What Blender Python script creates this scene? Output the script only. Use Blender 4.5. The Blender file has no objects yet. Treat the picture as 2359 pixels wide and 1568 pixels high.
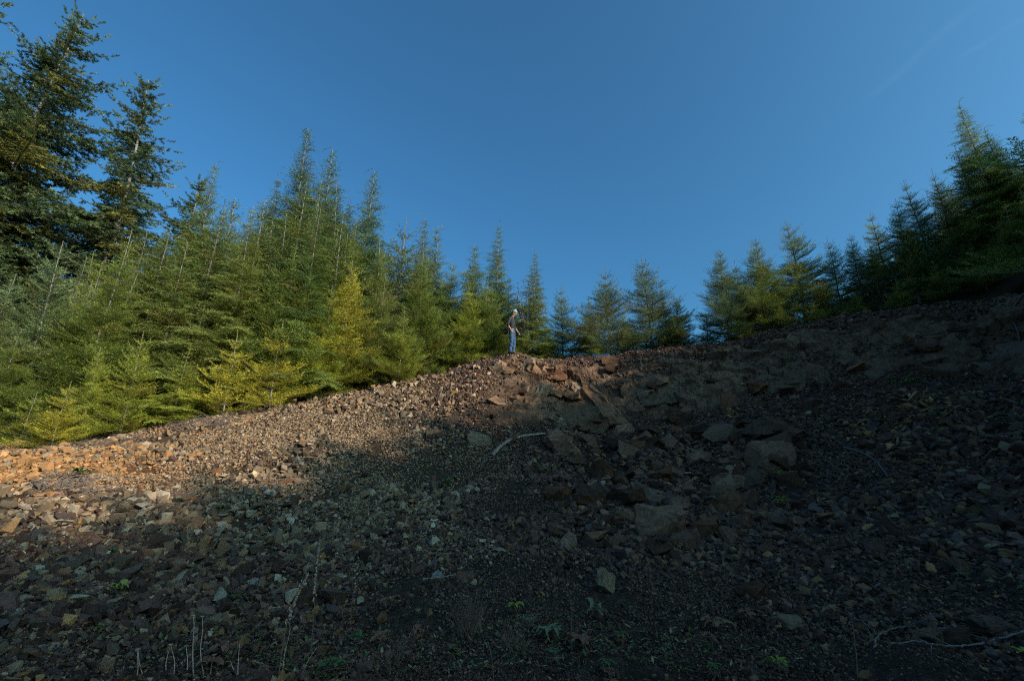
import bpy, bmesh, math, random
import numpy as np
from mathutils import Vector, Matrix

C = bpy.context.scene.collection
R = math.radians

# ------------------------------------------------------------------ camera
PITCH = R(16.0); F = 1000.0; CX, CY = 1179.5, 784.0      # pixel units of a 2359 x 1568 picture
CAM = np.array([0.0, 0.0, 1.6])
cd = bpy.data.cameras.new('camera'); cam = bpy.data.objects.new('camera', cd); C.objects.link(cam)
cd.sensor_width = 36.0; cd.lens = 36.0 * F / 2359.0; cd.clip_start = 0.05; cd.clip_end = 5000
cam.location = CAM; cam.rotation_euler = (R(90) + PITCH, 0, 0)
bpy.context.scene.camera = cam

# ------------------------------------------------------------------ light
SUN_AZ, SUN_EL = R(124.0), R(23.0)                        # azimuth clockwise from +Y (the view direction)
w = bpy.data.worlds.new('World'); bpy.context.scene.world = w; w.use_nodes = True
nt = w.node_tree; bg = nt.nodes['Background']
sky = nt.nodes.new('ShaderNodeTexSky'); sky.sky_type = 'NISHITA'; sky.sun_disc = False
sky.sun_elevation = SUN_EL; sky.sun_rotation = SUN_AZ; sky.altitude = 300
sky.air_density = 1.0; sky.dust_density = 6.0; sky.ozone_density = 8.0
tint = nt.nodes.new('ShaderNodeMix'); tint.data_type = 'RGBA'; tint.blend_type = 'MULTIPLY'; tint.inputs[0].default_value = 1
tint.inputs[7].default_value = (0.57, 0.98, 0.91, 1)       # deep blue of clean winter air
nt.links.new(sky.outputs[0], tint.inputs[6]); nt.links.new(tint.outputs[2], bg.inputs[0]); bg.inputs[1].default_value = 0.148
sd = bpy.data.lights.new('sun', 'SUN'); sun = bpy.data.objects.new('sun', sd); C.objects.link(sun)
sd.energy = 4.0; sd.angle = R(0.6); sd.color = (1.0, 0.95, 0.84)
S = Vector((math.sin(SUN_AZ) * math.cos(SUN_EL), math.cos(SUN_AZ) * math.cos(SUN_EL), math.sin(SUN_EL)))
sun.rotation_euler = S.to_track_quat('Z', 'Y').to_euler(); sun.location = (30, -10, 30)
vs = bpy.context.scene.view_settings
bpy.context.scene.display_settings.display_device = 'sRGB'
vs.view_transform = 'Standard'; vs.look = 'None'; vs.gamma = 1; vs.exposure = 0.6
bpy.context.scene.cycles.use_denoising = False        # keep the grit of stones and needles crisp
bpy.context.scene.cycles.filter_width = 1.1
bpy.context.scene.cycles.max_bounces = 6
bpy.context.scene.cycles.diffuse_bounces = 3
bpy.context.scene.cycles.transmission_bounces = 3
bpy.context.scene.cycles.transparent_max_bounces = 6

# ------------------------------------------------------------------ helpers
def tag(o, label=None, cat=None, group=None, kind=None):
    if label: o['label'] = label
    if cat: o['category'] = cat
    if group: o['group'] = group
    if kind: o['kind'] = kind
    return o

def link(o, parent=None):
    C.objects.link(o)
    if parent is not None: o.parent = parent
    return o

def np_mesh(name, V, Fc, mat, attrs=None, smooth=False):
    """V (n,3); Fc (m,k) one polygon size; attrs {name: (n,4) colour}"""
    me = bpy.data.meshes.new(name)
    V = np.asarray(V, np.float32); Fc = np.asarray(Fc, np.int32)
    m, k = Fc.shape
    me.vertices.add(len(V)); me.vertices.foreach_set('co', V.ravel())
    me.loops.add(m * k); me.loops.foreach_set('vertex_index', Fc.ravel())
    me.polygons.add(m); me.polygons.foreach_set('loop_start', np.arange(0, m * k, k, dtype=np.int32))
    me.polygons.foreach_set('use_smooth', np.full(m, smooth, dtype=bool))
    for an, av in (attrs or {}).items():
        a = me.color_attributes.new(an, 'FLOAT_COLOR', 'POINT')
        a.data.foreach_set('color', np.asarray(av, np.float32).ravel())
    me.update(); me.validate()
    if mat: me.materials.append(mat)
    return me

def _h(ix, iy, iz, s):
    n = (ix.astype(np.int64) * 374761393 + iy.astype(np.int64) * 668265263 + iz.astype(np.int64) * 2147483647 + s * 974634777) & 0xffffffff
    n = ((n ^ (n >> 13)) * 1274126177) & 0xffffffff
    n = (n ^ (n >> 16)) & 0xffffffff
    return n / 4294967295.0

def vnoise(x, y, z=None, s=0):
    if z is None: z = np.zeros_like(x)
    fx, fy, fz = np.floor(x), np.floor(y), np.floor(z)
    ux, uy, uz = x - fx, y - fy, z - fz
    ux, uy, uz = (t * t * (3 - 2 * t) for t in (ux, uy, uz))
    r = 0
    for a in (0, 1):
        for b in (0, 1):
            for c in (0, 1):
                r = r + _h(fx + a, fy + b, fz + c, s) * (ux if a else 1 - ux) * (uy if b else 1 - uy) * (uz if c else 1 - uz)
    return r * 2 - 1

def fbm(x, y, z=None, o=4, s=0):
    r = 0; a = 1.0; f = 1.0
    for i in range(o):
        r = r + a * vnoise(x * f, y * f, None if z is None else z * f, s + i * 7)
        a *= 0.5; f *= 2.03
    return r

def ray(px, py):
    u = (px - CX) / F; v = (CY - py) / F
    return np.array([u, math.cos(PITCH) - v * math.sin(PITCH), math.sin(PITCH) + v * math.cos(PITCH)])

def at(px, py, Y):
    d = ray(px, py); return CAM + d * (Y / d[1])

# ------------------------------------------------------------------ terrain height
CTRL_PX = [
 (0,1040,11.0),(0,1150,7.6),(0,1300,4.8),(0,1560,3.0),
 (190,1022,11.6),(200,1120,8.4),(200,1300,5.2),
 (400,987,12.5),(400,1100,9.6),(400,1300,5.6),(400,1560,3.6),
 (600,950,13.6),(600,1040,11.4),(600,1180,8.0),
 (800,908,15.0),(800,1000,12.5),(800,1150,9.0),(800,1300,5.9),(800,1560,3.7),
 (980,872,16.0),(1000,950,13.9),(1000,1050,11.6),(1000,1200,8.0),
 (1180,824,16.6),(1180,870,15.5),(1180,960,13.8),(1180,1050,11.7),(1180,1150,9.3),(1180,1300,6.0),(1180,1450,4.4),(1180,1560,3.7),
 (1290,832,17.0),(1340,832,17.0),(1340,862,16.2),(1340,975,15.0),(1340,1010,13.6),(1340,1100,10.8),(1340,1250,7.0),(1340,1400,4.9),
 (1480,818,16.8),(1480,845,16.1),(1480,940,15.1),(1480,1000,12.9),
 (1620,805,16.4),(1620,850,15.6),(1620,930,14.6),(1620,1050,11.6),(1620,1200,8.0),(1620,1400,5.0),(1620,1560,3.7),
 (1760,785,15.6),(1760,890,14.3),(1760,970,12.2),
 (1900,757,14.7),(1900,860,13.6),(1900,960,11.5),(1900,1100,9.3),(1900,1250,6.5),(1900,1560,3.6),
 (2060,735,13.6),(2060,850,12.4),(2060,900,10.9),
 (2200,717,12.8),(2200,850,11.6),(2200,790,11.9),(2200,950,9.5),(2200,1100,7.8),(2200,1300,5.3),(2200,1500,3.8),
 (2300,680,12.1),(2359,655,11.6),(2359,850,10.3),(2359,740,11.0),(2359,1000,8.0),(2359,1200,5.9),(2359,1560,3.0)]
CTRL_W = [
 (0,0,0),(0,-6,-.2),(-6,0,.1),(6,0,.7),(9,0,2.4),(12,0,4.8),(15,0,6.6),(15,5,7.2),(15,9,7.4),(16,-5,6.2),(20,0,8.2),(20,8,8.8),(22,-10,7.4),(28,0,9.4),
 (12,-8,5.0),(14,-15,5.8),(6,-8,.5),(-10,0,.2),(-15,5,1.0),(-19,10,1.6),(-26,10,1.4),(-24,0,.4),(-16,14,2.3),(-20,20,3.0),
 (-8,19,3.9),(-4,21,4.8),(-12,24,3.8),(-8,30,4.6),(-20,32,4.2),(0,20,5.3),(0,26,4.8),(0,34,4.2),(-3,18.3,5.0),(-6,16.6,4.4),
 (4,20,5.6),(7,21,5.7),(10,19,6.1),(8,28,5.4),(15,16,7.3),(15,24,6.6),(22,18,8.6),(22,30,7.5),
 (60,0,11),(60,60,7),(0,70,3),(-60,60,2.5),(-60,0,0),(-40,-50,-1),(0,-60,-1),(50,-50,7)]
_c = [tuple(at(*p)) for p in CTRL_PX] + [tuple(map(float, p)) for p in CTRL_W]
_c = np.array(_c)
def _phi(r2): return 0.5 * r2 * np.log(r2 + 1e-9)
_n = len(_c)
_D = ((_c[:, None, :2] - _c[None, :, :2]) ** 2).sum(-1)
_A = np.zeros((_n + 3, _n + 3)); _A[:_n, :_n] = _phi(_D) + np.eye(_n) * 0.03
_A[:_n, _n] = 1; _A[:_n, _n + 1:] = _c[:, :2]; _A[_n:, :_n] = _A[:_n, _n:].T
_W = np.linalg.solve(_A, np.concatenate([_c[:, 2], np.zeros(3)]))

def base_h(x, y):
    x = np.atleast_1d(np.asarray(x, float)); y = np.atleast_1d(np.asarray(y, float))
    rr = np.hypot(x, y); k = np.minimum(1.0, 75.0 / np.maximum(rr, 1e-6))      # hold the border height outwards
    xs, ys = x * k, y * k
    out = np.full(len(xs), _W[_n]) + _W[_n + 1] * xs + _W[_n + 2] * ys
    for i in range(0, len(xs), 40000):
        s = slice(i, i + 40000)
        r2 = (xs[s, None] - _c[None, :, 0]) ** 2 + (ys[s, None] - _c[None, :, 1]) ** 2
        out[s] += _phi(r2) @ _W[:_n]
    return out

def smooth(a, b, x):
    t = np.clip((x - a) / (b - a), 0, 1); return t * t * (3 - 2 * t)

def slope_of(x, y):
    e = 0.25
    gx = (base_h(x + e, y) - base_h(x - e, y)) / (2 * e); gy = (base_h(x, y + e) - base_h(x, y - e)) / (2 * e)
    return gx, gy

def bank_mask(x, y, g=None):
    gx, gy = g if g is not None else slope_of(x, y)
    return smooth(0.66, 0.95, np.hypot(gx, gy)) * smooth(-1.6, 0.4, x) * smooth(4, 8, y) * (1 - smooth(22, 24, y))

def height(x, y):
    x = np.atleast_1d(np.asarray(x, float)); y = np.atleast_1d(np.asarray(y, float))
    z = base_h(x, y)
    rr = np.hypot(x, y)
    a = 1 - smooth(40, 70, rr)
    z = z + a * (0.10 * fbm(x * .7, y * .7, o=3, s=3) + 0.035 * fbm(x * 2.9, y * 2.9, o=3, s=11))
    # small knoll the person stands on
    z = z + 0.20 * np.exp(-(((x - 0.15) / 0.75) ** 2 + ((y - 16.5) / 0.8) ** 2))
    return z

# ------------------------------------------------------------------ materials
def new_mat(name):
    m = bpy.data.materials.new(name); m.use_nodes = True
    n = m.node_tree; b = n.nodes['Principled BSDF']
    return m, n, b

def simple_mat(name, col, rough=.8, noise=None, amt=.35, bump=0.0, spec=.3):
    m, n, b = new_mat(name)
    b.inputs['Roughness'].default_value = rough; b.inputs['Specular IOR Level'].default_value = spec
    tc = n.nodes.new('ShaderNodeTexCoord')
    ns = n.nodes.new('ShaderNodeTexNoise'); ns.inputs['Scale'].default_value = noise or 12; ns.inputs['Detail'].default_value = 5
    n.links.new(tc.outputs['Object'], ns.inputs['Vector'])
    r = n.nodes.new('ShaderNodeValToRGB')
    r.color_ramp.elements[0].position = .3; r.color_ramp.elements[1].position = .7
    r.color_ramp.elements[0].color = (*[c * (1 - amt) for c in col], 1)
    r.color_ramp.elements[1].color = (*[min(1, c * (1 + amt)) for c in col], 1)
    n.links.new(ns.outputs['Fac'], r.inputs[0]); n.links.new(r.outputs[0], b.inputs['Base Color'])
    if bump:
        bp = n.nodes.new('ShaderNodeBump'); bp.inputs['Strength'].default_value = bump; bp.inputs['Distance'].default_value = .01
        n.links.new(ns.outputs['Fac'], bp.inputs['Height']); n.links.new(bp.outputs[0], b.inputs['Normal'])
    return m

def mixc(n, a, b, fac, mode='MIX'):
    x = n.nodes.new('ShaderNodeMix'); x.data_type = 'RGBA'; x.blend_type = mode
    for s, v in ((x.inputs[0], fac), (x.inputs[6], a), (x.inputs[7], b)):
        if hasattr(v, 'links') or isinstance(v, bpy.types.NodeSocket): n.links.new(v, s)
        elif isinstance(v, (int, float)): s.default_value = v
        else: s.default_value = (*v, 1)
    return x.outputs[2]

def ramp(n, src, pts):
    r = n.nodes.new('ShaderNodeValToRGB'); e = r.color_ramp.elements
    while len(e) < len(pts): e.new(0.5)
    for i, (p, c) in enumerate(pts):
        e[i].position = p; e[i].color = (*c, 1) if not isinstance(c, (int, float)) else (c, c, c, 1)
    n.links.new(src, r.inputs[0]); return r.outputs[0]

def noise_n(n, vec, scale, detail=5, rough=.55, dist=0):
    t = n.nodes.new('ShaderNodeTexNoise'); t.inputs['Scale'].default_value = scale; t.inputs['Detail'].default_value = detail
    t.inputs['Roughness'].default_value = rough; t.inputs['Distortion'].default_value = dist
    if vec is not None: n.links.new(vec, t.inputs['Vector'])
    return t.outputs['Fac']

def mat_ground():
    m, n, b = new_mat('scree_soil')
    g = n.nodes.new('ShaderNodeNewGeometry'); P = g.outputs['Position']
    at_ = n.nodes.new('ShaderNodeVertexColor'); at_.layer_name = 'zone'
    sp = n.nodes.new('ShaderNodeSeparateColor'); n.links.new(at_.outputs[0], sp.inputs[0])
    n1 = noise_n(n, P, 1.3, 6); n2 = noise_n(n, P, 9, 6, .6); n3 = noise_n(n, P, 45, 4, .65)
    dark = ramp(n, n2, [(.3, (.036, .024, .017)), (.55, (.070, .046, .033)), (.75, (.115, .078, .055))])
    tan = ramp(n, n2, [(.3, (.045, .028, .017)), (.55, (.095, .06, .036)), (.75, (.16, .11, .07))])
    orange = ramp(n, n2, [(.3, (.14, .05, .02)), (.6, (.30, .12, .045)), (.8, (.36, .20, .10))])
    rock = ramp(n, noise_n(n, P, 2.6, 8, .7, .6), [(.30, (.068, .036, .022)), (.44, (.15, .083, .050)), (.58, (.225, .132, .080)), (.68, (.165, .076, .036)), (.8, (.26, .16, .098))])
    forest = ramp(n, n2, [(.3, (.02, .012, .006)), (.7, (.06, .035, .018))])
    c = mixc(n, dark, tan, sp.outputs[0])
    c = mixc(n, c, orange, sp.outputs[1])
    c = mixc(n, c, rock, sp.outputs[2])
    al = at_.outputs['Alpha']
    c = mixc(n, c, forest, al)
    c = mixc(n, c, ramp(n, n3, [(.3, .55), (.7, 1.25)]), .8, 'MULTIPLY')
    n.links.new(c, b.inputs['Base Color']); b.inputs['Roughness'].default_value = .95; b.inputs['Specular IOR Level'].default_value = .05
    vo = n.nodes.new('ShaderNodeTexVoronoi'); vo.inputs['Scale'].default_value = 3.2; vo.feature = 'F1'
    mp = n.nodes.new('ShaderNodeMapping'); mp.inputs['Scale'].default_value = (1, 1, .55)
    n.links.new(P, mp.inputs[0]); n.links.new(mp.outputs[0], vo.inputs['Vector'])
    bp = n.nodes.new('ShaderNodeBump'); bp.inputs['Strength'].default_value = .9; bp.inputs['Distance'].default_value = .03
    n.links.new(n3, bp.inputs['Height'])
    bp2 = n.nodes.new('ShaderNodeBump'); bp2.inputs['Strength'].default_value = .9; bp2.inputs['Distance'].default_value = .08
    n.links.new(n2, bp2.inputs['Height']); n.links.new(bp.outputs[0], bp2.inputs['Normal'])
    n.links.new(bp2.outputs[0], b.inputs['Normal'])
    return m

def mat_stone_attr():
    m, n, b = new_mat('loose_stone')
    a = n.nodes.new('ShaderNodeVertexColor'); a.layer_name = 'col'
    g = n.nodes.new('ShaderNodeNewGeometry')
    n3 = noise_n(n, g.outputs['Position'], 38, 5, .65)
    c = mixc(n, a.outputs[0], ramp(n, n3, [(.3, .6), (.7, 1.3)]), .75, 'MULTIPLY')
    n.links.new(c, b.inputs['Base Color']); b.inputs['Roughness'].default_value = .9; b.inputs['Specular IOR Level'].default_value = .08
    bp = n.nodes.new('ShaderNodeBump'); bp.inputs['Strength'].default_value = .5; bp.inputs['Distance'].default_value = .01
    n.links.new(n3, bp.inputs['Height']); n.links.new(bp.outputs[0], b.inputs['Normal'])
    return m

def mat_boulder():
    m, n, b = new_mat('boulder_rock')
    oi = n.nodes.new('ShaderNodeObjectInfo'); tc = n.nodes.new('ShaderNodeTexCoord'); g = n.nodes.new('ShaderNodeNewGeometry')
    P = g.outputs['Position']
    n1 = noise_n(n, P, 3.0, 6, .6, .5); n2 = noise_n(n, P, 14, 6, .65); n3 = noise_n(n, P, 60, 4, .7)
    c = mixc(n, oi.outputs['Color'], ramp(n, n2, [(.3, .5), (.7, 1.4)]), .8, 'MULTIPLY')
    st = ramp(n, n1, [(.52, 0.0), (.68, .55)])
    c = mixc(n, c, (.13, .075, .035), st)
    c = mixc(n, c, ramp(n, n3, [(.35, .7), (.7, 1.3)]), .7, 'MULTIPLY')
    vo = n.nodes.new('ShaderNodeTexVoronoi'); vo.feature = 'DISTANCE_TO_EDGE'; vo.inputs['Scale'].default_value = 2.6
    wv = n.nodes.new('ShaderNodeVectorMath'); wv.operation = 'ADD'; nc = n.nodes.new('ShaderNodeTexNoise'); nc.inputs['Scale'].default_value = 5; n.links.new(P, nc.inputs['Vector'])
    sc_ = n.nodes.new('ShaderNodeVectorMath'); sc_.operation = 'SCALE'; sc_.inputs[3].default_value = .35; n.links.new(nc.outputs['Color'], sc_.inputs[0])
    n.links.new(P, wv.inputs[0]); n.links.new(sc_.outputs[0], wv.inputs[1]); n.links.new(wv.outputs[0], vo.inputs['Vector'])
    ck = ramp(n, vo.outputs['Distance'], [(0.0, .35), (.022, 1.0)])          # thin dark joints
    c = mixc(n, c, ck, .8, 'MULTIPLY')
    c = mixc(n, c, (1.18, .98, .86), 1.0, 'MULTIPLY')
    n.links.new(c, b.inputs['Base Color']); b.inputs['Roughness'].default_value = .9; b.inputs['Specular IOR Level'].default_value = .08
    bp = n.nodes.new('ShaderNodeBump'); bp.inputs['Strength'].default_value = .6; bp.inputs['Distance'].default_value = .02
    n.links.new(n2, bp.inputs['Height'])
    bp2 = n.nodes.new('ShaderNodeBump'); bp2.inputs['Strength'].default_value = .5; bp2.inputs['Distance'].default_value = .006
    n.links.new(n3, bp2.inputs['Height']); n.links.new(bp.outputs[0], bp2.inputs['Normal'])
    n.links.new(bp2.outputs[0], b.inputs['Normal'])
    return m

def mat_needles():
    m, n, b = new_mat('conifer_needles')
    oi = n.nodes.new('ShaderNodeObjectInfo')
    a = n.nodes.new('ShaderNodeVertexColor'); a.layer_name = 'col'
    sp = n.nodes.new('ShaderNodeSeparateColor'); n.links.new(a.outputs[0], sp.inputs[0])
    c = mixc(n, oi.outputs['Color'], (.30, .22, .035), sp.outputs[1])       # some shoots yellowed
    c = mixc(n, c, (.10, .06, .03), sp.outputs[2])                          # a few brown ones
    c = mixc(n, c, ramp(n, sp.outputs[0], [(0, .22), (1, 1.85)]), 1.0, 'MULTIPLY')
    n.links.new(c, b.inputs['Base Color']); b.inputs['Roughness'].default_value = .55; b.inputs['Specular IOR Level'].default_value = .3
    tr = n.nodes.new('ShaderNodeBsdfTranslucent'); n.links.new(c, tr.inputs[0])
    mx = n.nodes.new('ShaderNodeMixShader'); mx.inputs[0].default_value = .38
    out = n.nodes['Material Output']
    n.links.new(b.outputs[0], mx.inputs[1]); n.links.new(tr.outputs[0], mx.inputs[2]); n.links.new(mx.outputs[0], out.inputs[0])
    return m

def mat_leaf(name, c1, c2, trans=.3):
    m, n, b = new_mat(name)
    a = n.nodes.new('ShaderNodeVertexColor'); a.layer_name = 'col'
    sp = n.nodes.new('ShaderNodeSeparateColor'); n.links.new(a.outputs[0], sp.inputs[0])
    c = mixc(n, c1, c2, sp.outputs[0])
    n.links.new(c, b.inputs['Base Color']); b.inputs['Roughness'].default_value = .6
    tr = n.nodes.new('ShaderNodeBsdfTranslucent'); n.links.new(c, tr.inputs[0])
    mx = n.nodes.new('ShaderNodeMixShader'); mx.inputs[0].default_value = trans
    out = n.nodes['Material Output']
    n.links.new(b.outputs[0], mx.inputs[1]); n.links.new(tr.outputs[0], mx.inputs[2]); n.links.new(mx.outputs[0], out.inputs[0])
    return m

M_GROUND = mat_ground(); M_STONE = mat_stone_attr(); M_BOULDER = mat_boulder(); M_NEEDLE = mat_needles()
M_BARK = simple_mat('grey_bark', (.17, .145, .115), .85, 9, .45, .5)
M_BIGBARK = simple_mat('brown_grey_bark', (.20, .165, .135), .9, 6, .5, .6)

# ------------------------------------------------------------------ terrain mesh
def zone_of(x, y, z):
    """tan (dusty light stones, cut back to deepen the foreground shade), orange soil, bare bank rock, forest floor"""
    n = fbm(x * .35, y * .35, o=3, s=21)
    tan = smooth(1.2, -3.8, x + 1.3 * n) * 0.85
    tan = tan * (.22 + .78 * smooth(5.0, 9.0, y + .35 * np.abs(x + 4) + n))  # darker stone mix in the foreground: its shade is partly put into the colour
    tan = np.maximum(tan, 0.7 * np.exp(-(((x - .8) / 1.6) ** 2 + ((y - 15.4) / 1.3) ** 2)))
    p0 = at(130, 1060, 9.8); o = np.exp(-(((x - p0[0]) / 1.9) ** 2 + ((y - p0[1]) / 1.5) ** 2))
    p1 = at(400, 985, 12.4); o = np.maximum(o, .5 * np.exp(-(((x - p1[0]) / 2.2) ** 2 + ((y - p1[1]) / .5) ** 2)))
    p2 = at(2150, 930, 9.9); o = np.maximum(o, .30 * np.exp(-(((x - p2[0]) / 1.3) ** 2 + ((y - p2[1]) / .9) ** 2)))
    o = np.clip(o * (1 + .7 * n), 0, 1)
    return np.clip(tan, 0, 1), o

def worley_facets(P, scale, seed, amp, tilt):
    """piecewise-planar offsets: fractured rock"""
    Q = P * scale
    f = np.floor(Q); best = np.full(len(P), 1e9); off = np.zeros(len(P))
    for a in (-1, 0, 1):
        for b in (-1, 0, 1):
            for c in (-1, 0, 1):
                cx, cy, cz = f[:, 0] + a, f[:, 1] + b, f[:, 2] + c
                sx = cx + _h(cx, cy, cz, seed); sy = cy + _h(cx, cy, cz, seed + 1); sz = cz + _h(cx, cy, cz, seed + 2)
                d = (Q[:, 0] - sx) ** 2 + (Q[:, 1] - sy) ** 2 + (Q[:, 2] - sz) ** 2
                o = (_h(cx, cy, cz, seed + 3) - .5) * amp + ((Q[:, 0] - sx) * (_h(cx, cy, cz, seed + 4) - .5) + (Q[:, 2] - sz) * (_h(cx, cy, cz, seed + 5) - .5)) * tilt
                k = d < best
                best[k] = d[k]; off[k] = o[k]
    return off

# crest / tree line in plan
CREST = np.array([at(*p)[:2] for p in [(0,1035,11.2),(190,1015,11.9),(400,980,12.8),(600,945,13.9),(800,903,15.2),(980,868,16.3),(1180,826,17.4),(1340,832,17.3),(1480,818,17.0),(1620,805,16.8),(1760,785,16.0),(1900,757,15.1),(2060,735,14.0),(2200,717,13.2),(2359,655,12.0)]])
CREST = np.vstack([[-30, 8.5], [-20, 10.2], CREST, [17.5, 6], [19, -20]])
def behind_crest(x, y):
    c = CREST[1:-2]
    yc = np.interp(x, c[:, 0], c[:, 1])
    a = smooth(0.0, 0.9, y - yc + .3 * fbm(x, y, o=2, s=51))
    return np.where(x > 14.5, 1.0, a)

def build_ground():
    az = np.concatenate([np.linspace(-180, -66, 60)[:-1], np.linspace(-66, 66, 800), np.linspace(66, 180, 60)[1:-1]])
    az = np.radians(az)
    rr = np.concatenate([[0.4], np.geomspace(.8, 2.6, 12), np.geomspace(2.65, 25, 620), np.geomspace(25.6, 1500, 60)])
    A, RR = np.meshgrid(az, rr); x = (RR * np.sin(A)).ravel(); y = (RR * np.cos(A)).ravel()
    z = height(x, y)
    g = slope_of(x, y); bm = bank_mask(x, y, g)
    near = 1 - smooth(22, 30, np.hypot(x, y))
    z = z + near * 0.014 * fbm(x * 14, y * 14, o=2, s=31)
    nrm = np.stack([-g[0], -g[1], np.ones_like(g[0])], 1); nrm /= np.linalg.norm(nrm, axis=1)[:, None]
    P = np.stack([x, y, z], 1)
    k = bm > .02
    if k.any():
        Pk = P[k]
        warp = Pk + .15 * np.stack([fbm(Pk[:, 0] * 1.5, Pk[:, 1] * 1.5, Pk[:, 2] * 1.5, 2, 41), 0 * Pk[:, 0], fbm(Pk[:, 0] * 1.5, Pk[:, 1] * 1.5, Pk[:, 2] * 1.5, 2, 43)], 1)
        off = worley_facets(warp * np.array([1, 1, 1.5]), 1.1, 5, .36, .42) + worley_facets(warp * np.array([1, 1, 1.3]), 3.1, 15, .075, .12) \
            + .03 * fbm(Pk[:, 0] * 5, Pk[:, 1] * 5, Pk[:, 2] * 5, 3, 47)
        P[k] += nrm[k] * (off * bm[k] * .85)[:, None]
    lipd = np.interp(x, CREST[:, 0], CREST[:, 1]) - y                 # undercut lip along the top of the bank
    lip = np.exp(-((lipd - .95 - .12 * fbm(x * 1.3, 0 * x, o=2, s=81)) / .17) ** 2) * smooth(.2, 1.0, x) * smooth(14.5, 13, x) * smooth(5, 8, y)
    P[:, 1] -= lip * (.20 + .16 * fbm(x * 2.1, 0 * x + 3, o=3, s=83)); P[:, 2] += lip * .05
    tan, orange = zone_of(x, y, z)
    forest = behind_crest(x, y) * smooth(-3, 0, -np.abs(x) * 0)
    col = np.stack([tan, orange, np.clip(bm * 1.3, 0, 1), behind_crest(x, y)], 1)
    nr, na = len(rr), len(az)
    i = np.arange(nr - 1)[:, None] * na; j = np.arange(na)[None, :]; j2 = (j + 1) % na
    Fc = np.stack([i + j, i + na + j, i + na + j2, i + j2], -1).reshape(-1, 4)
    me = np_mesh('ground', P, Fc[:, ::-1], M_GROUND, {'zone': col}, smooth=False)
    # cap the centre
    o = link(bpy.data.objects.new('ground', me)); tag(o, kind='structure')
    return o

ground = build_ground()

_t = np.arange(2.0, 60, 0.02)
def hit(px, py):
    """where the view ray of a picture point meets the terrain"""
    d = ray(px, py); d = d / np.linalg.norm(d)
    p = CAM + d * _t[:, None]
    k = np.nonzero(p[:, 2] < height(p[:, 0], p[:, 1]))[0]
    if len(k) and p[k[0], 1] < np.interp(p[k[0], 0], CREST[:, 0], CREST[:, 1]) + 1.2 or py > 1100: return p[k[0]]
    return hit(px, py + 4)                      # just over the crest: take the ground right below
def ground_z(x, y): return float(height(x, y)[0])
def normal_at(x, y):
    e = .15
    gx = (height(x + e, y) - height(x - e, y)) / (2 * e); gy = (height(x, y + e) - height(x, y - e)) / (2 * e)
    n = np.stack([-gx, -gy, np.ones_like(gx)], -1); return n / np.linalg.norm(n, axis=-1)[..., None]

# ------------------------------------------------------------------ loose stones of the scree
def stone_protos(n, seed, flat=(.35, .8)):
    rng = np.random.default_rng(seed); out = []
    for i in range(n):
        bm = bmesh.new()
        k = rng.integers(9, 14)
        d = rng.normal(size=(k, 3)); d /= np.linalg.norm(d, axis=1)[:, None]
        d = np.sign(d) * np.abs(d) ** rng.uniform(.5, 1.0)
        d *= rng.uniform(.75, 1.1, (k, 1)); d *= np.array([1, rng.uniform(.6, .95), rng.uniform(*flat)])
        vs_ = [bm.verts.new(p) for p in d]
        r = bmesh.ops.convex_hull(bm, input=vs_)
        loose = [v for v in bm.verts if not v.link_faces]
        bmesh.ops.delete(bm, geom=loose, context='VERTS')
        bmesh.ops.triangulate(bm, faces=bm.faces[:])
        bm.verts.index_update()
        out.append((np.array([v.co[:] for v in bm.verts]), np.array([[v.index for v in f.verts] for f in bm.faces])))
        bm.free()
    return out

def rot_mats(ax, ang):
    ax = ax / np.linalg.norm(ax, axis=1)[:, None]; c, s = np.cos(ang), np.sin(ang); x, y, z = ax.T; C1 = 1 - c
    return np.stack([np.stack([c + x * x * C1, x * y * C1 - z * s, x * z * C1 + y * s], -1),
                     np.stack([y * x * C1 + z * s, c + y * y * C1, y * z * C1 - x * s], -1),
                     np.stack([z * x * C1 - y * s, z * y * C1 + x * s, c + z * z * C1], -1)], 1)

def stone_colours(x, y, rng):
    n = len(x)
    tan, orange = zone_of(x, y, None)
    dark = np.array([.066, .034, .025]); mid = np.array([.118, .065, .046]); brown = np.array([.165, .082, .043]); pale = np.array([.28, .205, .135]); tn = np.array([.235, .155, .090]); og = np.array([.29, .14, .055]); blue = np.array([.074, .051, .043])
    u = rng.random(n); v = rng.random(n)
    cr = np.where((u < .38)[:, None], dark, np.where((u < .66)[:, None], mid, np.where((u < .80)[:, None], brown, np.where((u < .92)[:, None], blue, np.where((u < .975)[:, None], tn * .75, og * .7)))))
    lm = np.array([.105, .068, .043]); lb = np.array([.165, .100, .055])
    cl = np.where((u < .26)[:, None], lm, np.where((u < .54)[:, None], lb, np.where((u < .84)[:, None], tn, np.where((u < .96)[:, None], pale, og))))
    c = np.where((v < tan)[:, None], cl, cr)
    c = np.where((rng.random(n) < orange * .92)[:, None], og * rng.uniform(.8, 1.2, (n, 1)), c)
    c = c * np.exp(rng.normal(0, .25, (n, 1))) * 1.14
    return np.clip(c, .01, .6)

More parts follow.
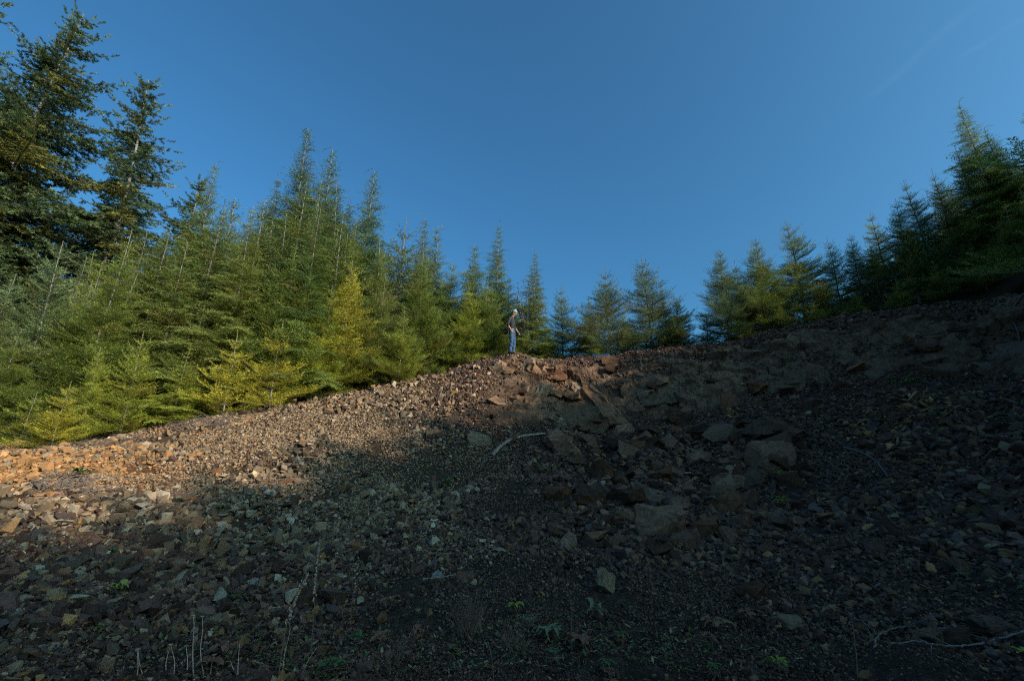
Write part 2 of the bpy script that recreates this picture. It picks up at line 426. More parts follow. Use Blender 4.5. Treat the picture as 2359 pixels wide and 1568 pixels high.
def build_scree():
    rng = np.random.default_rng(7)
    N1, N2 = 270000, 290000
    # (a) even in the angle-log(distance) plane, (b) even in area
    az = rng.uniform(-61, 61, N1); r = np.exp(rng.uniform(math.log(2.7), math.log(20), N1))
    az2 = rng.uniform(-60, 60, N2); r2 = np.sqrt(rng.uniform(5 ** 2, 21 ** 2, N2))
    az = np.radians(np.concatenate([az, az2])); r = np.concatenate([r, r2])
    x, y = r * np.sin(az), r * np.cos(az)
    g = slope_of(x, y); bm = bank_mask(x, y, g)
    bc = behind_crest(x, y)
    patch = fbm(x * 1.1, y * 1.1, o=3, s=61)
    keep = (rng.random(len(x)) > bm * .80) & (bc < .75) & (rng.random(len(x)) < .78 + .7 * patch)
    x, y, r, bm = x[keep], y[keep], r[keep], bm[keep]
    z = height(x, y)
    n = len(x)
    s = np.exp(rng.normal(math.log(.025), .50, n)) * (.46 + .54 * smooth(4, 11, r)); s *= 1 + .80 * fbm(x * .55, y * .55, o=3, s=71)
    # coarser talus below the bank, middle right
    co = np.exp(-(((x - 3.6) / 3.2) ** 2 + ((y - 10.5) / 2.8) ** 2)); s *= 1 + 1.7 * co * rng.random(n) ** 2
    big = rng.random(n) < .02; s[big] *= rng.uniform(1.4, 2.0, big.sum())
    s = np.clip(np.maximum(s, .0026 * r), .009, .13)
    nz = normal_at(x, y)
    # slate chips lie flatter on the right
    protos = stone_protos(26, 3, (.5, .95)) + stone_protos(14, 4, (.22, .5))
    pi = np.where(x + rng.normal(0, 2.5, n) > 1.5, rng.integers(14, 40, n), rng.integers(0, 30, n))
    up = np.array([0, 0, 1.0])
    yaw = rot_mats(np.tile(up, (n, 1)), rng.uniform(0, 2 * math.pi, n))
    ax = np.cross(np.tile(up, (n, 1)), nz); ax += 1e-6
    tl = rot_mats(ax, np.arccos(np.clip(nz[:, 2], -1, 1)))
    wob = rot_mats(rng.normal(size=(n, 3)), rng.normal(0, .75, n))
    M = tl @ wob @ yaw
    pos = np.stack([x, y, z], 1) + nz * (s * rng.uniform(-.1, .95, n))[:, None]
    cols = stone_colours(x, y, rng)
    Vs, Fs, Cs, base = [], [], [], 0
    for k, (pv, pf) in enumerate(protos):
        idx = np.nonzero(pi == k)[0]
        if not len(idx): continue
        sc = s[idx, None] * rng.uniform(.75, 1.3, (len(idx), 3))
        v = np.einsum('nij,nkj->nki', M[idx], pv[None] * sc[:, None, :]) + pos[idx][:, None]
        Vs.append(v.reshape(-1, 3))
        Fs.append((pf[None] + (base + np.arange(len(idx)) * len(pv))[:, None, None]).reshape(-1, 3))
        Cs.append(np.repeat(np.concatenate([cols[idx], np.ones((len(idx), 1))], 1), len(pv), 0))
        base += len(idx) * len(pv)
    me = np_mesh('scree_stones', np.concatenate(Vs), np.concatenate(Fs), M_STONE, {'col': np.concatenate(Cs)})
    o = link(bpy.data.objects.new('scree_stones', me))
    tag(o, 'angular grey, brown and tan broken stones covering the whole slope', 'loose stones', kind='stuff')
build_scree()

# ------------------------------------------------------------------ boulders and single stones
def rock_mesh(name, seed, dims, rough=.032, pts=15, blocky=.6, cuts=3):
    rng = np.random.default_rng(seed); bm = bmesh.new()
    d = rng.normal(size=(pts, 3)); d /= np.linalg.norm(d, axis=1)[:, None]
    d = np.sign(d) * np.abs(d) ** blocky; d /= np.abs(d).max(1)[:, None] ** .5
    d *= rng.uniform(.82, 1.0, (pts, 1))
    vs_ = [bm.verts.new(p) for p in d]
    bmesh.ops.convex_hull(bm, input=vs_)
    bmesh.ops.delete(bm, geom=[v for v in bm.verts if not v.link_faces], context='VERTS')
    bmesh.ops.dissolve_limit(bm, angle_limit=R(14), verts=bm.verts[:], edges=bm.edges[:])
    bmesh.ops.bevel(bm, geom=bm.edges[:], offset=.018, segments=1, affect='EDGES', profile=.6)
    bmesh.ops.triangulate(bm, faces=bm.faces[:])
    bmesh.ops.subdivide_edges(bm, edges=bm.edges[:], cuts=cuts, use_grid_fill=True)
    P = np.array([v.co[:] for v in bm.verts]); L = np.linalg.norm(P, axis=1)[:, None] + 1e-9
    o = fbm(P[:, 0] * 2.2, P[:, 1] * 2.2, P[:, 2] * 2.2, 4, seed) * rough + worley_facets(P, 1.9, seed, .15, .22)
    ch = np.maximum(0, fbm(P[:, 0] * 1.1 + 9, P[:, 1] * 1.1, P[:, 2] * 1.1, 2, seed + 3) - .25) * .35      # broken corners
    P = P * (1 + (o - ch)[:, None])
    P *= np.array(dims)
    for v, p in zip(bm.verts, P): v.co = p
    me = bpy.data.meshes.new(name); bm.to_mesh(me); bm.free()
    for p in me.polygons: p.use_smooth = False
    me.materials.append(M_BOULDER)
    return me

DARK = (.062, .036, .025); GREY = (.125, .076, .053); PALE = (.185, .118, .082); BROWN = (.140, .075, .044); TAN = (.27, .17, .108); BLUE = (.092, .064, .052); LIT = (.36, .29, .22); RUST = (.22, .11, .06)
BG = 'large rocks of the slope'
# px, py of the centre, width and height in picture units, depth ratio, colour, yaw, label
BOULDERS = [
 (1530,1212,128,98,.8,PALE,10,'largest pale grey angular slab at the foot of the rock pile'),
 (1768,1058,140,92,.8,PALE,-8,'biggest brown-grey block with a flat pale top, beside the yellow-green fern'),
 (1772,983,112,50,1.1,BLUE,0,'wide bluish grey rock lying right above the biggest block'),
 (1680,1112,92,42,.9,PALE,12,'flat-topped grey-brown rock left of the yellow-green fern'),
 (1678,1165,96,56,.9,BROWN,-15,'dark brown rounded rock below the flat-topped rock'),
 (1692,925,56,68,.8,BROWN,5,'upright oval brown boulder leaning on the foot of the bank'),
 (1404,1344,72,66,.8,(.22,.18,.115),20,'lone ochre boulder in the lower middle of the slope'),
 (1742,1366,96,50,1.0,DARK,-10,'low dark slab right of the lone ochre boulder'),
 (1388,1088,62,52,.8,DARK,30,'dark square-edged rock under the middle of the long curved stick'),
 (1442,1192,66,46,.8,PALE,15,'grey block left of the largest pale slab'),
 (1512,1158,62,42,.9,PALE,-20,'grey-green rock just above the largest pale slab'),
 (1375,1178,58,40,.9,BLUE,40,'bluish wedge-shaped rock left in the pile'),
 (1425,1228,70,16,.8,PALE,-22,'long pale blade-like rock tilting down to the right in the pile'),
 (1424,1252,54,38,.9,GREY,0,'small square grey rock at the lower left of the pile'),
 (1682,1236,72,46,.9,GREY,25,'grey-green mound-like rock right of the largest pale slab'),
 (1104,1012,60,66,.7,(.21,.165,.12),-30,'smooth tan slab at the left end of the long curved stick'),
 (1402,832,44,26,.9,BROWN,0,'squarish brown rock sticking out of the crest right of the person'),
 (1560,962,66,44,1.0,DARK,10,'dark rock at the bottom of the bank left of the oval boulder'),
 (1650,995,46,34,.9,PALE,-5,'pale speckled rock between two upright sticks'),
 (1555,995,40,34,.9,BROWN,25,'brown pointed rock left of the two upright sticks'),
 (1420,1012,80,24,1.0,DARK,-6,'long low dark rock right of the curved stick end'),
 (1382,978,56,22,1.2,DARK,4,'dark overhanging ledge at the foot of the outcrop'),
 (1820,905,70,34,1.0,GREY,8,'low grey rock in the bank right of the oval boulder'),
 (1870,935,66,36,1.0,BLUE,-12,'bluish rock at the base of the bank above the reddish soil'),
 (1750,895,60,30,1.0,BROWN,5,'brown lump in the bank above the wide bluish rock'),
 (1992,846,62,26,1.0,TAN,12,'tan ledge in the middle of the right bank'),
 (2150,795,76,38,1.0,GREY,-10,'grey-brown block near the top of the right bank'),
 (2105,782,50,30,1.0,PALE,24,'pale wedge next to the grey-brown block on the right bank'),
 (1936,892,38,16,1.0,PALE,-20,'thin pale stone on the right bank foot'),
 (2064,886,28,18,.9,PALE,10,'small whitish stone beside a green plant on the right slope'),
 (2000,1028,46,30,.9,DARK,0,'dark stone above the bent stick on the right slope'),
 (2262,1180,58,38,.9,DARK,18,'dark brown boulder on the far right slope'),
 (2212,1310,66,44,.9,GREY,30,'grey boulder with a pale corner on the lower right slope'),
 (2150,1470,72,62,.9,GREY,-25,'grey upright boulder above the bleached twig at lower right'),
 (2290,1450,110,60,.8,BLUE,10,'large blue-black rock in the lower right corner'),
 (2222,1478,80,56,.8,DARK,-18,'black rock left of the large blue-black rock'),
 (1822,1432,52,34,.9,(.17,.13,.09),0,'dull brown stone low on the slope right of centre'),
 (1565,1285,44,28,.9,DARK,14,'dark stone below the largest pale slab'),
 (140,1322,44,27,.9,RUST,8,'rusty tan block perched on a dark stone at lower left'),
 (148,1352,66,34,.9,GREY,-6,'dark stone under the rusty tan block'),
 (516,1250,46,28,.9,PALE,22,'pale flat stone left of the dry seed stalks'),
 (587,1343,36,30,.8,(.19,.185,.165),-14,'pale greenish stone directly left of the dry seed stalks'),
 (822,1259,38,20,.9,RUST,35,'rusty orange slab-like stone right of the tall seed stalk'),
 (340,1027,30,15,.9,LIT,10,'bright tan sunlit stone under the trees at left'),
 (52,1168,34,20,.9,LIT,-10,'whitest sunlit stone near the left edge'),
 (298,1440,52,24,.9,(.13,.085,.075),5,'low reddish stone at lower left'),
 (400,1300,70,26,.9,GREY,-12,'long grey stone in the shade at left'),
 (90,1425,52,32,.9,GREY,20,'mossy grey stone near the left edge'),
 (238,1538,34,44,.8,TAN,15,'upright tan stone at the bottom left'),
 (575,966,34,14,.9,TAN,-6,'flat tan stone lit by the sun below the yellow tree'),
 (665,1072,52,14,1.0,TAN,4,'long thin tan slab in the sunlit gravel'),
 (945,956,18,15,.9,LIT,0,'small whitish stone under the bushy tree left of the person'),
 (700,1380,70,42,.9,DARK,12,'dark broad stone behind the tall seed stalk'),
 (660,1360,46,30,.9,BROWN,-20,'brown stone between the two seed stalks'),
 (962,1310,44,26,.9,BLUE,8,'bluish broken stone in the lower middle of the slope'),
 (1008,1325,34,26,.9,(.16,.17,.165),-8,'pale cracked stone in the lower middle of the slope'),
 (1070,1330,48,22,.9,GREY,16,'grey flat stone right of the pale cracked stone'),
 (740,1505,34,34,.8,BROWN,10,'brown square stone at the foot of the seed stalks'),
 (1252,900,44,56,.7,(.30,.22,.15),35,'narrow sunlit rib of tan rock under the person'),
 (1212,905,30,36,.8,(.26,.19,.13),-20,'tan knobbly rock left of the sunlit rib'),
 (1170,856,38,24,.8,(.14,.10,.07),10,'rounded brown rock just below the boots'),
 (1222,838,42,28,.8,(.22,.18,.13),-15,'jagged rock forming the right side of the perch'),
 (1150,838,30,20,.8,(.20,.16,.12),25,'rock forming the left side of the perch'),
 (1275,872,30,18,.8,(.24,.18,.13),0,'small tan rock above the large slanting slab'),
 (1330,895,40,40,.8,(.22,.17,.12),20,'brown block at the upper end of the slanting slab'),
]
depth_of = lambda p: float((p - CAM) @ np.array([0, math.cos(PITCH), math.sin(PITCH)]))
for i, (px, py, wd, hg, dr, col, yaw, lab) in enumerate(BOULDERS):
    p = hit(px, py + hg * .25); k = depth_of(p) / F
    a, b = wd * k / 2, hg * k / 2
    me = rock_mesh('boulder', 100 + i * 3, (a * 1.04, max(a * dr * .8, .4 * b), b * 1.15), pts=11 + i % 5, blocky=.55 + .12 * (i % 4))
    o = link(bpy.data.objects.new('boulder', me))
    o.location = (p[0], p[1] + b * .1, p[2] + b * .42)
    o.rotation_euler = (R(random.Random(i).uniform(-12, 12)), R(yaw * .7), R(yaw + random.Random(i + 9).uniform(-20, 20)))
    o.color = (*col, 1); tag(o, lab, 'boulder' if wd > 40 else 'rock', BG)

# large outcrop slabs: own outline (picture units), given thickness into the hill
def slab(name, poly, push, thick, col, label, seed, crack=None):
    pts = []
    for (px, py, dy) in poly:
        h = hit(px, py); d = h - CAM; d /= np.linalg.norm(d)
        pts.append(h + d * dy - np.array([0, push, 0]))
    pts = np.array(pts); c = pts.mean(0)
    back = np.array([.15, 1, -.55]); back /= np.linalg.norm(back)
    bm = bmesh.new()
    f = [bm.verts.new(p - c) for p in pts]; k = [bm.verts.new((p - c) * 1.1 + back * thick) for p in pts]
    top = bm.faces.new(f); n = len(f)
    for i in range(n): bm.faces.new((f[i], k[i], k[(i + 1) % n], f[(i + 1) % n]))
    bm.faces.new(k[::-1])
    bmesh.ops.recalc_face_normals(bm, faces=bm.faces[:])
    bmesh.ops.triangulate(bm, faces=bm.faces[:], quad_method='BEAUTY', ngon_method='BEAUTY')
    for _ in range(2): bmesh.ops.subdivide_edges(bm, edges=bm.edges[:], cuts=3, use_grid_fill=True)
    P = np.array([v.co[:] for v in bm.verts]); Q = P + c
    bm.normal_update()
    N = np.array([v.normal[:] for v in bm.verts])
    off = .10 * fbm(Q[:, 0] * 1.6, Q[:, 1] * 1.6, Q[:, 2] * 1.6, 5, seed) + worley_facets(Q, 2.2, seed, .10, .16)
    if crack:
        a, b_ = hit(*crack[0]), hit(*crack[1])
        ab = (b_ - a); t = np.clip(((Q - a) @ ab) / (ab @ ab), 0, 1); dd = np.linalg.norm((Q - a) - t[:, None] * ab, axis=1)
        off -= .10 * np.exp(-(dd / .035) ** 2)
    P = P + N * off[:, None]
    for v, p in zip(bm.verts, P): v.co = p
    me = bpy.data.meshes.new(name); bm.to_mesh(me); bm.free(); me.materials.append(M_BOULDER)
    o = link(bpy.data.objects.new(name, me)); o.location = c; o.color = (*col, 1)
    tag(o, label, 'rock slab', 'bare slabs of the rock bank')
slab('rock_face', [(1338,872,-.1),(1365,885,-.1),(1432,960,-.1),(1450,975,.1),(1405,975,-.25),(1345,900,-.3)], .06, 1.2, (.17,.108,.070), 'long slanting tan slab running down to the right across the outcrop', 5)
slab('rock_face', [(1290,905,.1),(1335,893,-.1),(1398,962,-.35),(1392,1000,-.3),(1360,995,-.2),(1300,975,-.1),(1225,955,.1)], .0, 1.2, (.10,.075,.052), 'broad brown slab below the slanting tan slab in the middle of the outcrop', 9)
slab('rock_face', [(1480,850,0),(1600,848,0),(1622,905,-.1),(1560,925,-.15),(1475,935,-.1)], -.05, .9, (.105,.085,.062), 'flat grey-brown rock face of the bank left of the oval boulder', 13)
slab('rock_face', [(1395,855,0),(1475,850,0),(1470,930,-.1),(1425,925,-.1)], -.04, .9, (.085,.066,.05), 'dark upright rock face right of the slanting slab', 17)
slab('rock_face', [(2232,838,0),(2290,795,0),(2359,775,0),(2440,790,0),(2440,868,-.1),(2359,862,-.1),(2270,852,-.1)], .06, .9, (.13,.105,.08), 'smooth cracked slab at the right edge of the photo', 21, crack=((2235,836),(2420,806)))
slab('rock_face', [(1935,865,0),(1990,850,0),(2035,860,0),(2010,880,-.1),(1960,885,-.1)], .02, .6, (.12,.095,.07), 'small pale rock face in the middle of the right bank', 25)

slab('rock_face', [(1640,862,0),(1700,852,0),(1745,862,0),(1730,895,-.1),(1660,900,-.1)], -.02, .7, (.16,.105,.068), 'brown rock face in the bank directly above the oval boulder', 29)
slab('rock_face', [(1770,842,0),(1850,836,0),(1895,850,0),(1860,880,-.1),(1790,885,-.1)], .0, .7, (.13,.088,.06), 'low ledge of brown rock in the bank between the green clump and the base', 33)
slab('rock_face', [(2070,800,0),(2130,775,0),(2200,770,0),(2215,815,-.1),(2120,835,-.1)], .0, .7, (.15,.10,.068), 'brown rock face under the conifers near the top of the right bank', 37)
slab('rock_face', [(1225,925,0),(1275,915,0),(1285,950,-.1),(1240,965,-.1)], .0, .6, (.20,.13,.085), 'tan rock face at the left foot of the outcrop under the person', 41)

# single medium stones, separately liftable
def medium_stones():
    rng = np.random.default_rng(77)
    meshes = [rock_mesh('stone', 900 + i, (1, .8, .55), pts=12, blocky=.5, cuts=1) for i in range(10)]
    sets = [('angular dark grey stone lying loose on the shaded right half of the slope', 'dark stones scattered on the shaded slope', 45, (1000, 2340, 1000, 1540), [DARK, GREY, BLUE, BROWN, DARK]),
            ('broken tan or brown stone lying loose on the left half of the slope', 'tan and brown stones scattered on the left slope', 42, (20, 1000, 1080, 1540), [TAN, BROWN, GREY, GREY, RUST]),
            ('angular rock of the coarse pile below the bank', 'rocks of the coarse pile below the bank', 140, (1270, 1860, 985, 1290), [DARK, GREY, BROWN, BLUE, PALE, DARK, (.15, .11, .08)]),
            ('angular rock wedged in the earthy face of the bank', 'rocks wedged in the bank', 18, (1130, 2350, 800, 990), [DARK, GREY, BROWN, PALE, BROWN, TAN]),
            ('jagged tan rock of the sunlit outcrop under the person', 'jagged rocks of the outcrop', 26, (1140, 1335, 842, 945), [(.24, .16, .10), BROWN, (.19, .125, .08), TAN])]
    for lab, grp, n, (x0, x1, y0, y1), cols in sets:
        i = 0
        while i < n:
            px, py = rng.uniform(x0, x1), rng.uniform(y0, y1)
            p = hit(px, py); k = depth_of(p) / F
            if p[1] > np.interp(p[0], CREST[:, 0], CREST[:, 1]) - .25: continue
            if 'bank' in grp and 'pile' not in grp and (bank_mask(np.atleast_1d(p[0]), np.atleast_1d(p[1]))[0] < .6 or p[1] < 8): px = 0
            if px == 0: continue
            i += 1
            s = (rng.uniform(9, 19) * k if 'pile' not in lab else rng.choice([14, 20, 28, 38], p=[.28, .34, .25, .13]) * rng.uniform(.8, 1.2) * k)
            if 'bank' not in lab and 'jagged' not in lab: s = min(s, .13)
            if 'wedged' in lab or 'jagged' in lab: s *= rng.uniform(.8, 1.3) * (1.35 if 'jagged' in lab else 1)
            o = link(bpy.data.objects.new('stone', meshes[rng.integers(10)]))
            o.location = p + np.array([0, 0, s * (.40 if 'pile' in lab else .22)]); o.scale = (s, s * rng.uniform(.8, 1.2), s * rng.uniform(.8, 1.4))
            o.rotation_euler = (rng.normal(0, .35), rng.normal(0, .35), rng.uniform(0, 6.3))
            c = np.array(cols[rng.integers(len(cols))]) * rng.uniform(.75, 1.25); o.color = (*c, 1)
            tag(o, lab, 'stone', grp)
medium_stones()

# ------------------------------------------------------------------ tubes
def tube(pts, rad, sides=6, cap=True):
    pts = np.asarray(pts, float); n = len(pts); rad = np.broadcast_to(rad, (n,))
    T = np.gradient(pts, axis=0); T /= np.linalg.norm(T, axis=1)[:, None] + 1e-12
    ref = np.array([0, 0, 1.0]) if abs(T[0][2]) < .9 else np.array([1.0, 0, 0])
    U = np.cross(T, ref); U /= np.linalg.norm(U, axis=1)[:, None] + 1e-12; W = np.cross(T, U)
    a = np.arange(sides) * 2 * math.pi / sides
    V = pts[:, None] + rad[:, None, None] * (np.cos(a)[None, :, None] * U[:, None] + np.sin(a)[None, :, None] * W[:, None])
    i = np.arange(n - 1)[:, None] * sides; j = np.arange(sides)[None]; j2 = (j + 1) % sides
    Fq = np.stack([i + j, i + j2, i + sides + j2, i + sides + j], -1).reshape(-1, 4)
    return V.reshape(-1, 3), Fq

def join_tubes(lst):
    Vs, Fs, b = [], [], 0
    for v, f in lst:
        Vs.append(v); Fs.append(f + b); b += len(v)
    return np.concatenate(Vs), np.concatenate(Fs)

def bez(pts, n):
    """smooth resampling (Catmull-Rom)"""
    pts = np.asarray(pts, float)
    P = np.vstack([2 * pts[0] - pts[1], pts, 2 * pts[-1] - pts[-2]]); out = []
    m = len(pts) - 1
    for t in np.linspace(0, m - 1e-6, n):
        i = int(t); u = t - i; a, b, c, d = P[i:i + 4]
        out.append(.5 * ((2 * b) + (c - a) * u + (2 * a - 5 * b + 4 * c - d) * u * u + (3 * b - a - 3 * c + d) * u ** 3))
    return np.array(out)

# ------------------------------------------------------------------ conifers
def make_conifer(H, kind, seed, unit=1.0, rmax=.27, nl=.040, nw=.0125, sp=.0115, bare=0.02, ragged=.25, needle_dens=1.0):
    """returns (trunk mesh, crown mesh). kind 'fir': ascending shoots; 'hemlock': feathery and drooping; 'old': heavy clumped limbs"""
    rng = random.Random(seed)
    wood, SP, SD, SL, SN, SC = [], [], [], [], [], []
    nt_ = 14
    ph = rng.uniform(0, 6.28); amp = .012 * H
    ax = lambda z: np.array([amp * math.sin(z / H * 5 + ph) * (z / H), amp * math.cos(z / H * 4 + ph) * (z / H), z])
    lead = []
    for i in range(nt_ + 1):
        z = H * i / nt_; lead.append(ax(z))
    if kind == 'hemlock':
        d = rng.uniform(0, 6.28); e = np.array([math.cos(d), math.sin(d), 0])
        lead += [ax(H) + e * .06 * unit + np.array([0, 0, .10 * unit]), ax(H) + e * .22 * unit + np.array([0, 0, .12 * unit]), ax(H) + e * .36 * unit + np.array([0, 0, .02 * unit])]
    lead = np.array(lead)
    rad = np.interp(np.arange(len(lead)), [0, nt_, len(lead)], [.0085 * H + .006, .006 * unit, .003 * unit]); rad[0] *= 1.25
    wood.append(tube(lead, rad, 7))
    def shoot(p, d, L, n, yel, c):
        SP.append(p); SD.append(d); SL.append(L); SN.append(n); SC.append((c, yel))
    def grow(p0, azm, el, L, zf):
        # main branch polyline
        k = 7; pts = [p0]; d = np.array([math.cos(azm) * math.cos(el), math.sin(azm) * math.cos(el), math.sin(el)])
        cur = el; step = L / k
        yelb = 1.0 if rng.random() < .10 else 0.0
        for i in range(k):
            t = (i + 1) / k
            if kind == 'fir': cur = el + (.35 if zf < .8 else .1) * t * t - .12 * math.sin(t * 3.1)
            elif kind == 'hemlock': cur = el + .15 * math.sin(t * 2) - .75 * t * t
            else: cur = el - .25 * math.sin(t * 3) + .30 * t * t
            azm += rng.uniform(-.08, .08)
            d = np.array([math.cos(azm) * math.cos(cur), math.sin(azm) * math.cos(cur), math.sin(cur)])
            pts.append(pts[-1] + d * step)
        pts = np.array(pts)
        wood.append(tube(pts, np.linspace(.004 * unit + .009 * L, .0016 * unit, k + 1), 3))
        side0 = np.cross(d, [0, 0, 1]); side0 /= np.linalg.norm(side0) + 1e-9
        tb = rng.uniform(.0, .08) if zf > .3 else rng.uniform(.05, .2)
        ls = (.095 if kind != 'old' else .16) * (1 if unit < 1.6 else unit * .62)
        nlat = max(3, int(L * (1 - tb) / ls))
        for q in range(nlat + 1):
            t = tb + (1 - tb) * q / nlat
            f = t * k; i = min(int(f), k - 1); u = f - i
            p = pts[i] * (1 - u) + pts[i + 1] * u; bd = pts[i + 1] - pts[i]; bd /= np.linalg.norm(bd)
            side = np.cross(bd, [0, 0, 1]); side /= np.linalg.norm(side) + 1e-9; upv = np.cross(side, bd)
            if q == nlat:
                shoot(p, bd, ls * 1.6, upv, yelb, rng.random()); continue
            if q > 0: shoot(p - bd * ls * .5, bd, ls, upv, yelb, rng.random())
            for sgn in (-1, 1):
                if rng.random() < .08: continue
                ll = L * (.50 if kind != 'old' else .34) * (1 - t) ** .75 * rng.uniform(.65, 1.2) + .05 * unit
                ang = rng.uniform(.75, 1.05)
                lift = {'fir': .28, 'hemlock': -.12, 'old': -.10}[kind] + rng.uniform(-.3, .3)
                ld = bd * math.cos(ang) + sgn * side * math.sin(ang) + upv * lift; ld /= np.linalg.norm(ld)
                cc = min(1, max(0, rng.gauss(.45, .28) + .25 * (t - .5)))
                if ll < .20 * unit:
                    shoot(p, ld, ll, upv, yelb, cc)
                else:
                    droop = np.array([0, 0, -.25 if kind == 'hemlock' else (-.18 if kind == 'old' else .06)])
                    m = max(2, int(ll / (.085 * unit if kind != 'old' else .15 * unit))); pp = p; dd = ld
                    sst = ll / m
                    for r_ in range(m):
                        dd = dd + droop * (.5 / m); dd /= np.linalg.norm(dd)
                        shoot(pp, dd, sst, upv, yelb, cc)
                        sl = (ll * .42 * (1 - (r_ + .5) / m) + .045 * unit) * rng.uniform(.7, 1.2)
                        s2 = np.cross(dd, upv); s2 /= np.linalg.norm(s2) + 1e-9
                        for sg in (-1, 1):
                            if rng.random() < .12: continue
                            hang = rng.uniform(-.25, .2) + (-.45 if kind == 'old' else 0)
                            sd_ = dd * .62 + sg * s2 * .75 + upv * hang; sd_ /= np.linalg.norm(sd_)
                            shoot(pp + dd * sst * .4, sd_, sl, upv, yelb, min(1, max(0, cc + rng.uniform(-.25, .25))))
                        pp = pp + dd * sst
    z = bare * H + .1; wsp = (.225 if kind != 'old' else .42) * (1 if unit < 1.6 else 1 + (unit - 1) * .12)
    azo = rng.uniform(0, 6.28)
    lop = rng.uniform(0, 6.28)
    while z < H - (.42 if kind == 'fir' else .10 * unit):
        zf = z / H
        nb = (5 if kind == 'fir' else 5) if zf < .92 else 4
        azo += 2.4
        for b in range(nb):
            if rng.random() < (.06 if kind != 'old' else .18): continue
            az_ = azo + b * 6.283 / nb + rng.uniform(-.3, .3)
            prof = (1 - zf) ** (1.0 if kind == 'fir' else (1.02 if kind == 'hemlock' else .85))
            low = min(1, .84 + zf * 1.5)
            L = (H * rmax * prof * low + (.13 * unit if kind == 'fir' else .10 * unit)) * rng.uniform(1 - ragged * 1.4, 1 + ragged) * (1 + .12 * math.cos(az_ - lop))
            el = {'fir': .27 + .20 * zf + .75 * max(0, zf - .62) * 2.0, 'hemlock': .24 + .30 * zf + .7 * max(0, zf - .85) * 3, 'old': -.15 + .5 * zf + .5 * max(0, zf - .8) * 3}[kind] + rng.uniform(-.24, .24)
            grow(ax(z + rng.uniform(-.5, .5) * wsp * .5), az_, el, L, zf)
        z += wsp * rng.uniform(.8, 1.2) * (1.25 + 2.0 * max(0, zf - .6) if kind == 'fir' else 1)
    # leader needles
    nlead = 5 if kind != 'old' else 8
    top = ax(H); dn = (ax(H) - ax(H - .5)) / np.linalg.norm(ax(H) - ax(H - .5))
    for i in range(nlead):
        shoot(top - dn * (i + 1) * .09 * unit, dn, .09 * unit, np.array([1.0, 0, 0]), 0, .6)
    if kind == 'hemlock':
        for i in range(nt_, len(lead) - 1):
            d = lead[i + 1] - lead[i]; shoot(lead[i], d / np.linalg.norm(d), np.linalg.norm(d), np.array([0, 0, 1.0]), 0, .6)
    P, D, L, Nn, CC = (np.array(a, float) for a in (SP, SD, SL, SN, SC))
    g = np.random.default_rng(seed + 5)
    cnt = np.maximum(2, (L / sp * needle_dens).astype(int)); idx = np.repeat(np.arange(len(P)), cnt); m = len(idx)
    t = g.random(m); Di = D[idx]; Ni = Nn[idx]
    Si = np.cross(Di, Ni); Si /= np.linalg.norm(Si, axis=1)[:, None] + 1e-9; Ui = np.cross(Si, Di)
    th = g.normal(0, .72, m) + np.where(g.random(m) < .5, 0, math.pi)
    rad_ = Si * np.cos(th)[:, None] + Ui * np.sin(th)[:, None]
    al = g.uniform(.6, 1.1, m)
    nd = Di * np.cos(al)[:, None] + rad_ * np.sin(al)[:, None]
    p = P[idx] + Di * (t * L[idx])[:, None]
    ln = nl * g.uniform(.7, 1.2, m) * (1 - .35 * t)
    wv = Di * (nw * .5)
    V = np.stack([p - wv, p + wv, p + nd * ln[:, None] + wv * .5, p + nd * ln[:, None] - wv * .3], 1).reshape(-1, 3)
    Fq = np.arange(m * 4).reshape(-1, 4)
    col = np.zeros((m, 4)); col[:, 3] = 1
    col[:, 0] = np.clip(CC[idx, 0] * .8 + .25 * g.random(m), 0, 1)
    col[:, 1] = np.clip(CC[idx, 1] * .55 + (g.random(m) < .06) * .5, 0, 1)
    col[:, 2] = (g.random(m) < .02) * .8
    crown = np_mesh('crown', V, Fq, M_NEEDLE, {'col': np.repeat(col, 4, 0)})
    v, f = join_tubes(wood)
    trunk = np_mesh('trunk', v, f, M_BIGBARK if kind == 'old' else M_BARK, smooth=True)
    return trunk, crown, H

PROTO = {}
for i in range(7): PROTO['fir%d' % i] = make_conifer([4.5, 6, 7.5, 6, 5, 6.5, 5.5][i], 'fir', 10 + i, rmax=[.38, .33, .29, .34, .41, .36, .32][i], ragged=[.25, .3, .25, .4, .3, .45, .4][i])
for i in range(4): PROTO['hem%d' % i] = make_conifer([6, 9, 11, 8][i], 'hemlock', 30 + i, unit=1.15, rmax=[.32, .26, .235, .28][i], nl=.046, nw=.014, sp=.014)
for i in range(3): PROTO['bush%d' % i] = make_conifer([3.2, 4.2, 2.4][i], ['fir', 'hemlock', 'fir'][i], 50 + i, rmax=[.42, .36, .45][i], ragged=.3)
for i in range(3): PROTO['old%d' % i] = make_conifer([24, 20, 17][i], 'old', 70 + i, unit=2.6, rmax=[.24, .21, .19][i], nl=.12, nw=.032, sp=.0085, bare=.12, ragged=.4)

